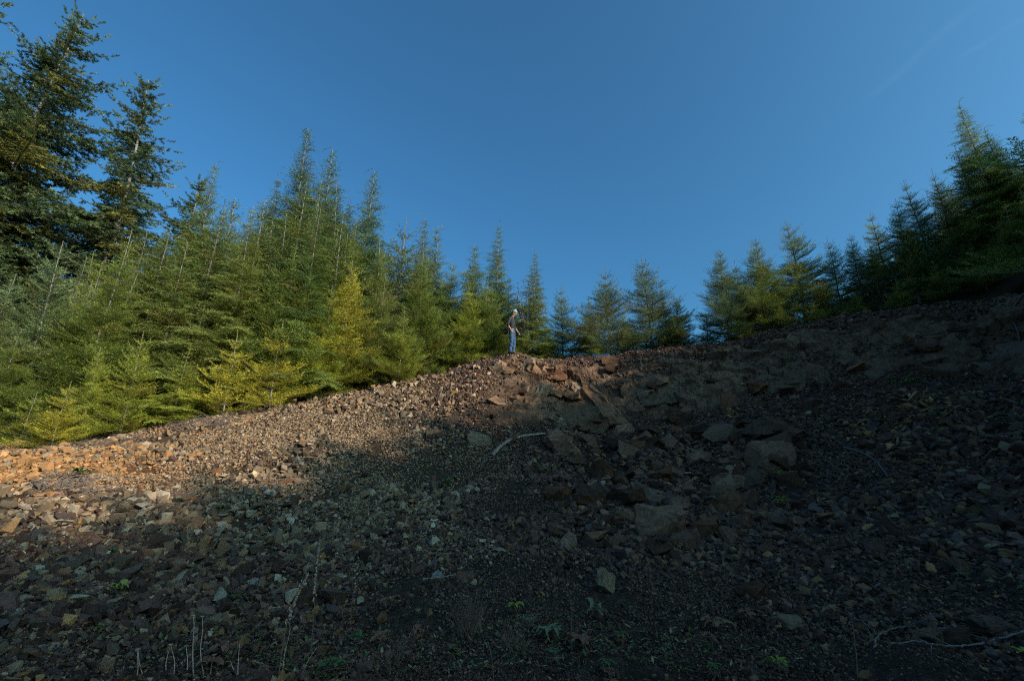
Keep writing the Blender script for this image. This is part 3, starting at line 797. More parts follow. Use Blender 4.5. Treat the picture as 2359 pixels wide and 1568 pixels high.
GREEN = (.190, .225, .038); DKGREEN = (.125, .170, .038); BLUEGREEN = (.160, .195, .075); YGREEN = (.340, .350, .045); YELLOW = (.50, .42, .050); OLIVE = (.230, .245, .050); OLD = (.115, .145, .056)
import re
def plant_tree(name, proto, x, y, Ht, tint, label, group, rz=None, wide=1.0, rng=random.Random(5)):
    tm, cm, H0 = PROTO[proto]; s = Ht / H0
    e = link(bpy.data.objects.new(name, None)); e.empty_display_size = .3
    e.location = (x, y, ground_z(x, y) - .05); e.rotation_euler = (0, 0, rz if rz is not None else rng.uniform(0, 6.28))
    ws = s * wide; e.scale = (ws, ws, s * rng.uniform(.98, 1.02)); ln_ = 0 if proto[0] == 'o' else .02; e.rotation_euler[0] = rng.gauss(0, ln_); e.rotation_euler[1] = rng.gauss(0, ln_)
    t = link(bpy.data.objects.new('trunk', tm), e); c = link(bpy.data.objects.new('crown', cm), e)
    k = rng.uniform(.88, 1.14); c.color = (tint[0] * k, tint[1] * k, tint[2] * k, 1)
    tag(e, label, 'tree', group); return e

def tree_at(tx, ty, Y, proto, tint, label, group=None, name=None, wide=1.0):
    p = at(tx, ty, Y); h = p[2] - ground_z(p[0], p[1])
    nm = name or {'f': 'fir_tree', 'h': 'hemlock_tree', 'b': 'young_conifer', 'o': 'tall_fir_tree'}[proto[0]]
    plant_tree(nm, proto, p[0], p[1], h + .05, tint, label, group, wide=wide)
    return p[0], p[1]

GL = 'young conifers on the left slope'; GRt = 'conifers along the right crest'; GB = 'tall old firs at the far left'
PLACED = []
TREES = [
 (175,22,25,'old0',OLD,'tallest dark fir at the upper left with long drooping limbs',GB,1.05),
 (-40,-60,22,'old1',OLD,'tall dark fir cut by the left edge of the photo',GB,1.1),
 (95,110,25,'old1',OLD,'tall dark fir standing close behind the tallest one',GB,1.15),
 (357,182,27,'old1',OLD,'tall fir with a visible pale trunk and pointed top, right of the tallest one',GB,1.05),
 (466,404,28,'old2',OLD,'smaller old fir whose blunt top shows right of the two tall firs',GB,1.1),
 (60,330,27,'old2',OLD,'old fir behind the tallest one, filling the gap at the left edge',GB,1.2),
 (270,430,30,'old0',OLD,'background fir seen low between the two tall firs',GB,1.1),
 (152,548,12.6,'fir1',BLUEGREEN,'young fir with a leaning pale trunk and bluish top below the tallest fir',GL,1),
 (292,528,12.9,'fir2',GREEN,'young fir with a long pale trunk in front of the pale-trunked tall fir',GL,1),
 (30,625,11.9,'fir1',BLUEGREEN,'grey-green young fir at the left edge',GL,1),
 (432,560,14.2,'hem0',OLIVE,'young hemlock with a crooked pale stem right of the long-trunked young fir',GL,1),
 (500,470,17.5,'hem1',GREEN,'hemlock with a sparse top beside the blunt-topped old fir',GL,1),
 (517,385,18.5,'hem2',GREEN,'thin-topped hemlock with bare side twigs right of the old fir',GL,.9),
 (640,398,20,'hem2',DKGREEN,'hemlock with a ragged flat-armed top left of the tallest hemlock',GL,.95),
 (700,325,20.5,'hem2',DKGREEN,'tallest hemlock of the stand with a hooked tip',GL,1.05),
 (757,352,20.6,'hem1',DKGREEN,'hemlock with a bent tip directly right of the tallest one',GL,1),
 (800,440,19.8,'hem3',DKGREEN,'dense hemlock between the bent-tip one and the wide-armed one',GL,1),
 (846,398,20.4,'hem1',DKGREEN,'hemlock with wide side arms, third tall top from the left group',GL,1),
 (885,540,18.5,'fir2',GREEN,'narrow fir with a straight pale trunk below the wide-armed hemlock',GL,.95),
 (931,503,20.5,'fir0',BLUEGREEN,'fir with a star-shaped top right of the wide-armed hemlock',GL,1.0),
 (970,498,21,'hem3',BLUEGREEN,'hemlock with a bent tip right of the star-topped fir',GL,.9),
 (1003,525,21.2,'hem0',BLUEGREEN,'hemlock just right of the bent-tip one at the end of the high stand',GL,.85),
 (1042,598,20,'fir1',GREEN,'slender fir in the dip left of the lone hemlocks',GL,1),
 (1093,567,19.5,'hem0',GREEN,'bushy hemlock left of the tall thin one near the person',GL,1),
 (1146,515,20.5,'hem3',DKGREEN,'tall thin hemlock just left of the person',GL,.8),
 (1118,640,18.6,'fir3',GREEN,'green fir with a grey stem close behind the yellow-green tree',GL,.9),
 (1085,650,17.4,'fir1',YGREEN,'large yellow-green conifer left of the person with a pale stem',GL,1.15),
 (160,880,11.3,'bush0',YELLOW,'low yellow conifer at the left edge of the gravel',GL,1.1),
 (62,760,11.6,'fir3',GREEN,'green conifer behind the low yellow one at the left edge',GL,1),
 (-30,700,11.4,'fir4',YGREEN,'yellow-green conifer cut by the left edge above the gravel',GL,1),
 (235,800,12.1,'fir3',YGREEN,'yellow-green conifer right of the low yellow one',GL,1),
 (335,760,12.5,'fir0',YGREEN,'yellow-green conifer with bare lower twigs, second right of the low yellow one',GL,1),
 (432,800,12.9,'bush1',YGREEN,'small yellow-green conifer above the orange soil',GL,1),
 (470,700,13.8,'fir3',OLIVE,'olive conifer behind the small yellow-green one',GL,1),
 (548,765,13.4,'bush0',YELLOW,'yellow conifer with a dark stem left of the forked yellow one',GL,1),
 (520,640,15,'fir1',DKGREEN,'dark green fir rising behind the yellow conifer',GL,1),
 (650,742,13.9,'bush0',YELLOW,'brightest yellow conifer with a crooked grey stem at the gravel edge',GL,1.05),
 (598,600,15.6,'fir2',GREEN,'green fir with a straight top left of the middle of the stand',GL,1),
 (712,590,16,'fir2',GREEN,'tall green fir with a pale trunk in the middle of the stand',GL,1),
 (770,655,15.3,'fir3',YGREEN,'yellowish fir with a bare pale stem left of the golden conifer',GL,1),
 (815,600,15.7,'fir1',YELLOW,'golden-green conifer with an orange branch in the middle of the stand',GL,1.1),
 (930,705,15.6,'fir4',YGREEN,'broad bushy pale green conifer low on the gravel left of the person',GL,1.05),
 (872,660,17,'fir3',GREEN,'green fir between the golden conifer and the broad bushy one',GL,1),
 (985,640,18,'fir1',GREEN,'green fir with a tall stem behind the broad bushy conifer',GL,1),
 (1020,842,16.1,'bush2',YGREEN,'tiny seedling conifer on the gravel between the bushy tree and the person',GL,1),
 (1225,582,19.3,'hem3',GREEN,'lone hemlock with a white stem and hooked tip right of the person',GL,.95),
 (1290,655,20,'fir0',BLUEGREEN,'thin open fir right of the lone hemlock',GL,.95),
 (1258,720,19.6,'fir4',GREEN,'low bushy fir at the foot of the lone hemlock',GL,1.05),
 (1182,700,19.2,'fir4',GREEN,'low fir hidden behind the person',GL,1.0),
 (1395,608,18.9,'fir0',BLUEGREEN,'fir with a star-shaped open top, first right of the gap',GRt,1.22),
 (1355,690,18.6,'bush1',GREEN,'low dense fir at the left foot of the star-topped fir',GRt,1),
 (1440,710,18.8,'bush0',GREEN,'short bushy fir between the first two pointed firs of the right crest',GRt,1),
 (1482,585,19,'fir0',BLUEGREEN,'second pointed fir right of the gap with a slim grey stem',GRt,1.22),
 (1556,682,18.2,'fir3',DKGREEN,'dark fir with curved-up arms at the right end of the small group',GRt,1.22),
 (1526,655,19.2,'bush1',OLIVE,'narrow brownish sapling peeping between two firs',GRt,.7),
 (1622,715,19,'bush0',BLUEGREEN,'small thin fir in the second gap of the right crest',GRt,.9),
 (1650,572,17.7,'fir1',BLUEGREEN,'slender bluish fir starting the right-hand stand',GRt,1.22),
 (1700,600,18.5,'fir0',BLUEGREEN,'thin fir between the slender bluish one and its taller neighbour',GRt,1),
 (1736,542,17.3,'fir1',GREEN,'tall fir with a dark stem, second top of the right-hand stand',GRt,1.22),
 (1812,510,17.3,'fir3',OLIVE,'wide olive fir, highest top near the middle of the right-hand stand',GRt,1.22),
 (1905,548,17.5,'fir0',BLUEGREEN,'thin fir with a bare leader right of the wide olive fir',GRt,1),
 (1955,540,17,'fir1',BLUEGREEN,'bluish fir with a long leader in front of the sunlit one',GRt,1),
 (1998,492,16.8,'fir1',OLIVE,'sunlit yellow-green fir standing in the right-hand stand',GRt,1.1),
 (2052,455,15.2,'fir1',DKGREEN,'dark fir with a long bare leader left of the twin tops',GRt,1),
 (2085,412,15.4,'fir1',BLUEGREEN,'left one of the twin thin-topped firs',GRt,.9),
 (2132,388,15.2,'fir2',BLUEGREEN,'right one of the twin thin-topped firs',GRt,1),
 (2195,340,14.2,'fir2',GREEN,'dark fir with stiff star top left of the tall feathery one',GRt,1),
 (2222,238,13.9,'hem1',GREEN,'tall feathery tree with bent top near the right edge',GRt,1.0),
 (2280,300,13.6,'hem1',GREEN,'feathery dark tree just right of the bent-topped one',GRt,1.0),
 (2362,222,12.9,'fir2',GREEN,'tall dark fir cut by the right edge of the photo',GRt,1.1),
 (2310,470,12.4,'fir6',GREEN,'dark brownish green conifer low on the bank at the right edge',GRt,1.15),
 (2380,430,11.9,'fir1',GREEN,'dull olive conifer leaning over the roots at the right edge',GRt,1.1),
 (2240,560,12.9,'fir5',GREEN,'dark bushy conifer on the lip of the bank below the feathery trees',GRt,1.15),
 (2150,600,13.7,'fir4',GREEN,'dark bushy conifer on the crest left of the bank with roots',GRt,1.15),
 (2060,640,14.4,'bush0',GREEN,'low dark conifer on the crest under the twin tops',GRt,1.2),
 (1965,670,15.1,'bush1',GREEN,'low spreading conifer on the crest under the sunlit fir',GRt,1.25),
 (1870,690,15.7,'bush0',GREEN,'low dense conifer on the crest under the thin bare-leader fir',GRt,1.2),
 (1790,690,16.2,'bush1',GREEN,'low dense conifer on the crest under the wide olive fir',GRt,1.2),
 (1700,705,16.7,'bush0',GREEN,'low dense conifer at the left foot of the right-hand stand',GRt,1.2),
]
for tx, ty, Y, pr, tint, lab, grp, wd in TREES:
    PLACED.append(tree_at(tx, ty, Y, pr, tint, lab, grp, wide=wd))

SKY = np.array([(-400,560),(0,600),(130,570),(290,545),(400,490),(520,450),(600,470),(640,430),(700,390),(760,400),(850,440),(930,540),(975,540),(1040,620),(1090,600),(1150,600),(1200,690),(1225,650),(1290,700),(1330,790),
                (1350,740),(1395,680),(1480,660),(1560,720),(1600,800),(1640,700),(1660,640),(1736,600),(1812,570),(1905,590),(1998,540),(2085,470),(2132,450),(2195,400),(2222,340),(2280,330),(2359,260),(2800,200)])
def fill(n, x0, x1, y0, y1, labf, group, tints, names, seed, drop=(25, 210), minsp=.7, fw=1.0):
    rng = random.Random(seed); c = 0; tries = 0
    while c < n and tries < n * 60:
        tries += 1
        x, y = rng.uniform(x0, x1), rng.uniform(y0, y1)
        if y < np.interp(x, CREST[:, 0], CREST[:, 1]) + .35: continue
        if math.hypot(x - .1, y - 16.5) < 1.6: continue
        if any((x - a) ** 2 + (y - b) ** 2 < minsp ** 2 for a, b in PLACED): continue
        # the picture column of this tree and how high its tip may reach there
        tx = CX + F * x / y * 1.0
        for _ in range(4):
            top = np.interp(tx, SKY[:, 0], SKY[:, 1]) + rng.uniform(*drop)
            d = ray(tx, top); zt = CAM[2] + y * d[2] / d[1]; tx = CX + F * x / (y * math.cos(PITCH) + (zt - CAM[2]) * math.sin(PITCH))
        h = zt - ground_z(x, y)
        if h < 1.6: continue
        h = min(h, 12)
        PLACED.append((x, y))
        pr = rng.choice(names if h < 7.5 else [k for k in names if k[0] == 'h'] or names)
        plant_tree({'f': 'fir_tree', 'h': 'hemlock_tree', 'b': 'young_conifer'}[pr[0]], pr, x, y, h, rng.choice(tints), labf, group, rng=rng, wide=fw)
        c += 1
    print('filled', c, labf)
fill(125, -22, 1.5, 12, 25, 'green conifer packed inside the dense stand on the left', 'conifers packed inside the left stand', [GREEN, DKGREEN, GREEN, OLIVE, YGREEN, BLUEGREEN], ['fir0','fir1','fir2','fir3','fir5','fir6','fir5','hem0','hem1','hem3'], 1, drop=(5, 150), minsp=.62)
fill(24, 7.5, 22, 9, 22, 'green conifer packed inside the right-hand stand', 'conifers packed inside the right stand', [GREEN, DKGREEN, GREEN, OLIVE, BLUEGREEN], ['fir0','fir1','fir3','fir4','fir5','fir6','bush0','bush1'], 2)

# small seedlings that hide the feet of the stand along the gravel
def seedlings():
    rng = random.Random(44)
    for i in range(26):
        px = rng.uniform(-20, 985); j = np.searchsorted(SEED_X, px); py = np.interp(px, SEED_X, SEED_Y)
        p = hit(px, py - rng.uniform(-2, 9)); y = p[1] + rng.uniform(.1, .5)
        plant_tree('seedling_conifer', rng.choice(['bush0', 'bush2', 'bush1', 'bush2']), p[0], y, rng.uniform(.6, 1.5), rng.choice([YGREEN, GREEN, OLIVE, YGREEN]), 'knee-high seedling conifer at the foot of the left stand', 'seedlings along the gravel edge', rng=rng, wide=1.15)
SEED_X = [0, 190, 400, 600, 800, 980]; SEED_Y = [1036, 1016, 982, 946, 904, 870]
seedlings()

# the grove that continues on the high bank to the right, beyond the frame (it throws the big shade)
def grove():
    rng = random.Random(9)
    for i in range(140):
        x = rng.uniform(12.5, 22); y = rng.uniform(-23, 10.5)
        if any((x - a) ** 2 + (y - b) ** 2 < .9 ** 2 for a, b in PLACED): continue
        if y < -7 and rng.random() < .12: continue
        if y > 3 and rng.random() < .5: continue
        if y > 2 and x < 1.26 * (.96 * y + 3.0): continue
        PLACED.append((x, y))
        top = 12.3 + .12 * (x - 14) * 3 + rng.uniform(-.6, .5)
        h = max(2.5, top - ground_z(x, y))
        plant_tree('fir_tree', rng.choice(['fir3', 'fir4', 'bush0', 'bush1']), x, y, h, rng.choice([GREEN, DKGREEN]), 'dark conifer on the high bank beyond the right edge of the photo', 'conifers on the bank beyond the right edge', rng=rng, wide=1.15)
grove()

# broad-leaved shrub behind the person
def leaf_cloud(name, n, spread, leaf, mat, seed, stems=6, h=2.0):
    g = np.random.default_rng(seed)
    tubes = []; tips = []
    for i in range(stems):
        a = g.uniform(0, 6.28); e = np.array([math.cos(a) * spread * g.uniform(.3, 1), math.sin(a) * spread * g.uniform(.3, 1), h * g.uniform(.6, 1)])
        pts = bez([np.zeros(3), e * [.3, .3, .5], e], 8); tubes.append(tube(pts, np.linspace(.018, .004, 8), 4)); tips.append(pts)
    tips = np.concatenate(tips)
    b = tips[g.integers(len(tips), size=n)] + g.normal(0, .16, (n, 3)) * [1, 1, .9]
    b[:, 2] = np.abs(b[:, 2])
    d = g.normal(size=(n, 3)); d /= np.linalg.norm(d, axis=1)[:, None]; s = np.cross(d, g.normal(size=(n, 3))); s /= np.linalg.norm(s, axis=1)[:, None]
    L = leaf * g.uniform(.6, 1.2, (n, 1))
    V = np.stack([b, b + d * L * .5 + s * L * .28, b + d * L, b + d * L * .5 - s * L * .28], 1).reshape(-1, 3)
    col = np.repeat(np.stack([g.random(n)] * 3 + [np.ones(n)], 1), 4, 0)
    return np_mesh('foliage', V, np.arange(n * 4).reshape(-1, 4), mat, {'col': col}), np_mesh('stem', *join_tubes(tubes), M_BARK, smooth=True)
M_SHRUB = mat_leaf('shrub_leaves', (.06, .08, .025), (.16, .09, .05))
for (tx, ty, Y, sd_, lab) in [(1215,665,18.9,1,'brown-green broad-leaved shrub behind the person'), (905,640,17.2,2,'reddish-brown leafy shrub caught between the firs of the left stand'), (2020,640,16.0,3,'brownish broad-leaved shrub inside the right-hand stand')]:
    p = at(tx, ty, Y); gz = ground_z(p[0], p[1]); h = max(1.2, p[2] - gz)
    fo, stm = leaf_cloud('shrub', 2200, .75, .085, M_SHRUB, sd_, 9, h)
    e = link(bpy.data.objects.new('leafy_shrub', None)); e.location = (p[0], p[1], gz)
    link(bpy.data.objects.new('foliage', fo), e); link(bpy.data.objects.new('stem', stm), e); tag(e, lab, 'shrub')

#PART2
# ------------------------------------------------------------------ sticks, roots and dry stalks
M_STICK = simple_mat('weathered_wood', (.27, .19, .145), .8, 30, .35, .4)
M_STICKGREY = simple_mat('grey_wood', (.13, .098, .080), .85, 30, .35, .4)
M_BLEACH = simple_mat('bleached_twig', (.20, .150, .118), .8, 30, .3, .3)
M_STRAW = simple_mat('dry_straw', (.50, .31, .20), .8, 30, .3)
M_STRAWDARK = simple_mat('dry_brown_stalk', (.20, .11, .068), .8, 30, .3)

def stick(name, px, r0, r1, mat, label, lift=.035, group=None, cat='stick', wob=.0035, twigs=0, seed=1):
    g = random.Random(seed)
    P = np.array([hit(a, b) for a, b in px]); P[:, 2] += lift
    P = bez(P, 9 * len(px)); P += np.array([[g.gauss(0, wob) for _ in range(3)] for _ in P])
    parts = [tube(P, np.linspace(r0, r1, len(P)) * np.array([g.uniform(.85, 1.15) for _ in P]), 7)]
    for i in range(twigs):
        k = g.randrange(3, len(P) - 2); d = P[k + 1] - P[k]; d /= np.linalg.norm(d)
        s = np.array([g.gauss(0, 1), g.gauss(0, 1), abs(g.gauss(0, .5))]); s = s / np.linalg.norm(s) + d * .8
        L = g.uniform(.12, .35); q = P[k] + s * L
        parts.append(tube(bez([P[k], P[k] + s * L * .5 + [0, 0, .02], q], 6), np.linspace(r1 * .8, r1 * .3, 6), 5))
    v, f = join_tubes(parts)
    o = link(bpy.data.objects.new(name, np_mesh(name, v, f, mat, smooth=True))); tag(o, label, cat, group); return o
GS = 'dead sticks lying on the scree'
stick('fallen_branch', [(1132,1056),(1165,1025),(1205,1010),(1258,1004),(1290,1006),(1310,1012)], .055, .020, M_STICK, 'long pinkish curved stick lying below the outcrop', .07, GS, twigs=2, seed=2)
stick('fallen_branch', [(1437,1172),(1465,1135),(1492,1108),(1524,1092)], .033, .012, M_STICKGREY, 'grey curved stick standing up from the rock pile above the pale blade-like rock', .09, GS, seed=3)
stick('fallen_branch', [(1590,1052),(1640,1062),(1683,1090)], .028, .012, M_STICKGREY, 'dark stick left of the biggest block', .08, GS, seed=4)
stick('fallen_branch', [(1945,1036),(1985,1048),(2020,1070),(2048,1106)], .030, .016, M_STICKGREY, 'bent dark stick on the right slope', .06, GS, seed=5)
stick('fallen_branch', [(1692,886),(1725,884),(1752,876)], .026, .010, M_STICK, 'short pale stick caught in the bank above the oval boulder', .05, GS, seed=6)
stick('fallen_branch', [(1688,1006),(1686,985),(1692,965)], .018, .010, M_STICKGREY, 'right one of the two short upright sticks', .06, GS, seed=7)
stick('fallen_branch', [(1619,992),(1622,980),(1628,967)], .020, .010, M_STICKGREY, 'left one of the two short upright sticks', .06, GS, seed=8)
stick('fallen_branch', [(1592,1008),(1640,1012),(1710,1002)], .018, .010, M_STICKGREY, 'thin horizontal stick under the pale speckled rock', .07, GS, seed=18)
stick('fallen_branch', [(1143,993),(1165,995),(1182,1003)], .018, .010, M_STICK, 'short thin stick above the long curved one', .05, GS, seed=9)
stick('fallen_branch', [(1868,1178),(1882,1186),(1891,1203)], .014, .008, M_STICK, 'little reddish stick right of the fern', .03, GS, seed=10)
stick('fallen_branch', [(1990,1372),(2010,1362),(2028,1352)], .014, .010, M_STICKGREY, 'short thick grey stick low on the right slope', .03, GS, seed=11)
stick('fallen_branch', [(975,1338),(1010,1334),(1045,1328)], .012, .007, M_STICK, 'thin reddish stick lying right of the cracked stone', .02, GS, seed=12)
GT = 'bleached twigs at the lower right'
stick('bleached_twig', [(2420,1450),(2340,1478),(2270,1498),(2190,1506),(2120,1494),(2060,1500)], .010, .004, M_BLEACH, 'longest bleached twig reaching in from the right edge', .05, GT, 'twig', twigs=5, seed=13)
stick('bleached_twig', [(2018,1510),(2026,1480),(2060,1462),(2110,1458),(2122,1470)], .007, .003, M_BLEACH, 'hooked bleached twig left of the longest one', .05, GT, 'twig', twigs=4, seed=14)
stick('bleached_twig', [(1870,1405),(1930,1416),(1985,1440),(2030,1475)], .005, .003, M_BLEACH, 'thin bleached twig running up to the left from the hooked one', .04, GT, 'twig', twigs=3, seed=15)
stick('bleached_twig', [(2120,1466),(2190,1462),(2230,1468)], .006, .003, M_BLEACH, 'short straight bleached twig above the longest one', .05, GT, 'twig', twigs=2, seed=16)
stick('root', [(2375,672),(2340,712),(2332,738),(2345,765),(2352,800),(2340,828)], .026, .010, M_STICKGREY, 'pale twisted root hanging down the bank at the right edge', .12, 'roots in the right bank', 'root', twigs=2, seed=17)
stick('root', [(2300,700),(2318,728),(2330,745),(2338,770)], .012, .006, M_STICKGREY, 'thin dark root beside the pale twisted root', .10, 'roots in the right bank', 'root', twigs=3, seed=19)
stick('root', [(1230,893),(1240,905),(1262,915),(1285,925),(1268,945)], .014, .005, M_STICK, 'thin looping root dangling from the sunlit outcrop', .12, 'roots of the outcrop', 'root', twigs=5, seed=21, wob=.02)
stick('root', [(1300,878),(1310,905),(1298,930),(1278,955)], .012, .005, M_STICK, 'curved root hanging right of the sunlit rib', .12, 'roots of the outcrop', 'root', twigs=4, seed=22, wob=.02)

def brush_pile(px, py, w_, h_, n, label, mat, seed, r=.005, name='twig_pile', cat='dead twigs'):
    g = np.random.default_rng(seed); parts = []
    for i in range(n):
        a = hit(px + g.uniform(-w_, w_), py + g.uniform(-h_, h_)); L = g.uniform(.3, .9); th = g.normal(.3, .5)
        d = np.array([math.cos(th), math.sin(th) * .8, g.uniform(.05, .35)]); q = a + d * L; q[2] = max(q[2] - .1, ground_z(q[0], q[1]) + .02)
        m = (a + q) / 2 + g.normal(0, .06, 3) + [0, 0, .08]
        parts.append(tube(bez([a, m, q], 8), np.linspace(r, r * .4, 8), 4))
    v, f = join_tubes(parts); o = link(bpy.data.objects.new(name, np_mesh(name, v, f, mat, smooth=True))); tag(o, label, cat)
brush_pile(110, 1120, 75, 20, 70, 'tangle of bleached dead twigs on the stones at the left edge', M_BLEACH, 31, .007)
brush_pile(430, 985, 75, 14, 120, 'dead lower branches lying under the firs at the gravel edge', M_STICKGREY, 32, .008)
brush_pile(150, 1030, 60, 10, 40, 'dead branches drooping over the orange soil', M_STICKGREY, 33, .008)
brush_pile(225, 1020, 60, 8, 30, 'brown dead branches right of the low yellow conifer', M_STICKGREY, 34, .008)

# dry seed stalks: standing stems with capsules, bent as in the photo
def stalk(px, label, depth_px, r=.004, caps=0, mat=None, capside=1, seed=1, head=False, group='dry stalks standing at the bottom of the photo'):
    """px: stem from the ground upwards; all at the distance of the foot"""
    g = random.Random(seed); foot = hit(*depth_px); Y = foot[1]
    P = bez([at(a, b, Y + .03 * i) for i, (a, b) in enumerate(px)], 26)
    P[0, 2] = min(P[0, 2], ground_z(P[0, 0], P[0, 1]) - .02)
    e = link(bpy.data.objects.new('dry_stalk', None)); e.empty_display_size = .1
    v, f = tube(P, np.linspace(r, r * .45, len(P)), 5)
    link(bpy.data.objects.new('stem', np_mesh('stem', v, f, mat or M_STRAWDARK, smooth=True)), e)
    if caps:
        bm = bmesh.new(); n = len(P)
        for i in range(caps):
            t = (.42 + .57 * i / caps) * (n - 1); k = int(t); u = t - k; p = P[k] * (1 - u) + P[min(k + 1, n - 1)] * u
            s = capside * g.uniform(.4, 1) if g.random() < .8 else -capside * .7
            c = p + np.array([s * .016, g.uniform(-.008, .008), g.uniform(-.003, .008)])
            bmesh.ops.create_icosphere(bm, subdivisions=1, radius=g.uniform(.006, .009) * (1.15 - .4 * i / caps), matrix=Matrix.Translation(c) @ Matrix.Diagonal((1, 1, 1.5, 1)))
            bmesh.ops.create_cone(bm, segments=4, radius1=.0015, radius2=.0012, depth=.016, matrix=Matrix.Translation((p + c) / 2) @ Matrix.Rotation(R(80), 4, 'Y'))
        me = bpy.data.meshes.new('seed_capsules'); bm.to_mesh(me); bm.free(); me.materials.append(M_STRAW)
        link(bpy.data.objects.new('seed_capsules', me), e)
    if head:
        bm = bmesh.new()
        for i in range(9):
            a = i * 6.28 / 9; d = Vector((math.cos(a), math.sin(a), .35)).normalized()
            bmesh.ops.create_cone(bm, segments=4, radius1=.0022, radius2=.0006, depth=.016, matrix=Matrix.Translation(Vector(P[-1]) + d * .008) @ d.to_track_quat('Z', 'Y').to_matrix().to_4x4())
        me = bpy.data.meshes.new('seed_head'); bm.to_mesh(me); bm.free(); me.materials.append(M_STRAW)
        link(bpy.data.objects.new('seed_head', me), e)
    tag(e, label, 'dry stalk', group)
stalk([(716,1500),(722,1430),(727,1360),(734,1290),(741,1240)], 'tallest dry seed stalk, straight and lined with pale capsules', (716,1500), .0055, 30, None, -1, 1)
stalk([(640,1565),(650,1500),(660,1440),(674,1390),(696,1345),(708,1318)], 'dry seed stalk leaning to the right with dense pale capsules', (640,1562), .0055, 30, None, 1, 2)
stalk([(650,1568),(655,1510),(668,1450),(662,1425)], 'bare forked stem at the foot of the leaning seed stalk', (650,1562), .003, 0, M_STRAW, 1, 3)
stalk([(806,1450),(812,1380),(820,1320),(824,1275)], 'dark thin seed stalk right of the tallest one', (806,1450), .003, 10, None, 1, 4)
for i, (pts, lab) in enumerate([
 ([(315,1570),(318,1530),(316,1495)], 'straw-coloured dry stem with a small head, farthest left'),
 ([(333,1570),(322,1530),(318,1497)], 'straw-coloured dry stem crossing beside the farthest left one'),
 ([(388,1568),(382,1530),(393,1484)], 'short pale dry stem left of the tall pair'),
 ([(398,1568),(402,1525),(394,1486)], 'pale stem with a star-like seed head left of the tall pair'),
 ([(446,1562),(444,1500),(447,1440),(445,1418)], 'left one of the two tall pale stems with tiny heads'),
 ([(470,1560),(462,1500),(467,1450),(466,1420)], 'right one of the two tall pale stems with tiny heads'),
 ([(430,1568),(432,1520),(429,1488)], 'short straight dry stem between the small ones and the tall pair'),
 ([(484,1560),(488,1530),(494,1508)], 'short pale stem right of the tall pair'),
 ([(547,1568),(549,1520),(552,1482)], 'lone straight pale stem near the red dead leaves'),
 ([(560,1575),(540,1545),(530,1520)], 'bent pale stem under the red dead leaves'),
 ([(695,1565),(705,1530),(730,1490)], 'dry stem leaning right at the bottom beside the seed stalks'),
 ([(790,1568),(810,1530),(828,1498)], 'thin grey stem leaning right at the bottom, left of the green leaf'),
 ([(1138,1568),(1132,1510),(1124,1475)], 'long thin pale stem below the grass tuft'),
 ([(1976,1560),(1972,1500),(1965,1440)], 'fine brown stem low on the right slope')]):
    stalk(pts, lab, pts[0] if pts[0][1] < 1562 else (pts[0][0], 1562), .0042, 0, M_STRAW if i < 11 else M_STRAWDARK, 1, 40 + i, head=i < 8)

def grass_tuft(px, py, n, L, label, seed, lean=.6, mat=M_STRAWDARK, name='grass_tuft', cat='dry grass'):
    g = np.random.default_rng(seed); c = hit(px, py); parts = []
    for i in range(n):
        a = g.uniform(0, 6.28); ln = L * g.uniform(.5, 1.1); o = c + np.array([g.normal(0, .05), g.normal(0, .05), 0]); t = g.uniform(.1, lean)
        d = np.array([math.cos(a) * t, math.sin(a) * t, 1 - t * .3])
        parts.append(tube(bez([o, o + d * ln * .55, o + d * ln + np.array([math.cos(a), math.sin(a), -.5]) * ln * .25 * t], 7), np.linspace(.0022, .0007, 7), 3))
    v, f = join_tubes(parts); o = link(bpy.data.objects.new(name, np_mesh(name, v, f, mat))); tag(o, label, cat)
grass_tuft(1078, 1462, 120, .34, 'dry brown grass tuft in the lower middle of the slope', 51)
grass_tuft(1180, 1495, 70, .22, 'small straw tuft right of the brown grass tuft', 52, 1.0, M_STRAWDARK)
grass_tuft(905, 1530, 40, .30, 'flattened straw clump at the bottom beside the green leaf', 53, 1.3, M_STRAWDARK)
grass_tuft(2070, 1330, 26, .14, 'few grass blades on the lower right slope', 54, .8, M_STRAWDARK)
def bare_sapling():
    Y = hit(1318, 1500)[1]; P = bez([at(1318, 1505, Y), at(1316, 1450, Y), at(1317, 1400, Y), at(1308, 1360, Y), at(1306, 1320, Y)], 20)
    parts = [tube(P, np.linspace(.006, .0015, 20), 5)]; g = random.Random(3)
    for k in (8, 10, 12, 13, 15, 16):
        s = -1 if k % 2 else 1; L = g.uniform(.06, .16)
        parts.append(tube(bez([P[k], P[k] + [s * L * .3, 0, L * .6], P[k] + [s * L * .35, .01, L * 1.1]], 6), np.linspace(.002, .0008, 6), 4))
    v, f = join_tubes(parts); o = link(bpy.data.objects.new('bare_sapling', np_mesh('bare_sapling', v, f, M_STRAWDARK, smooth=True))); tag(o, 'leafless little sapling standing below the lone ochre boulder', 'sapling')
bare_sapling()

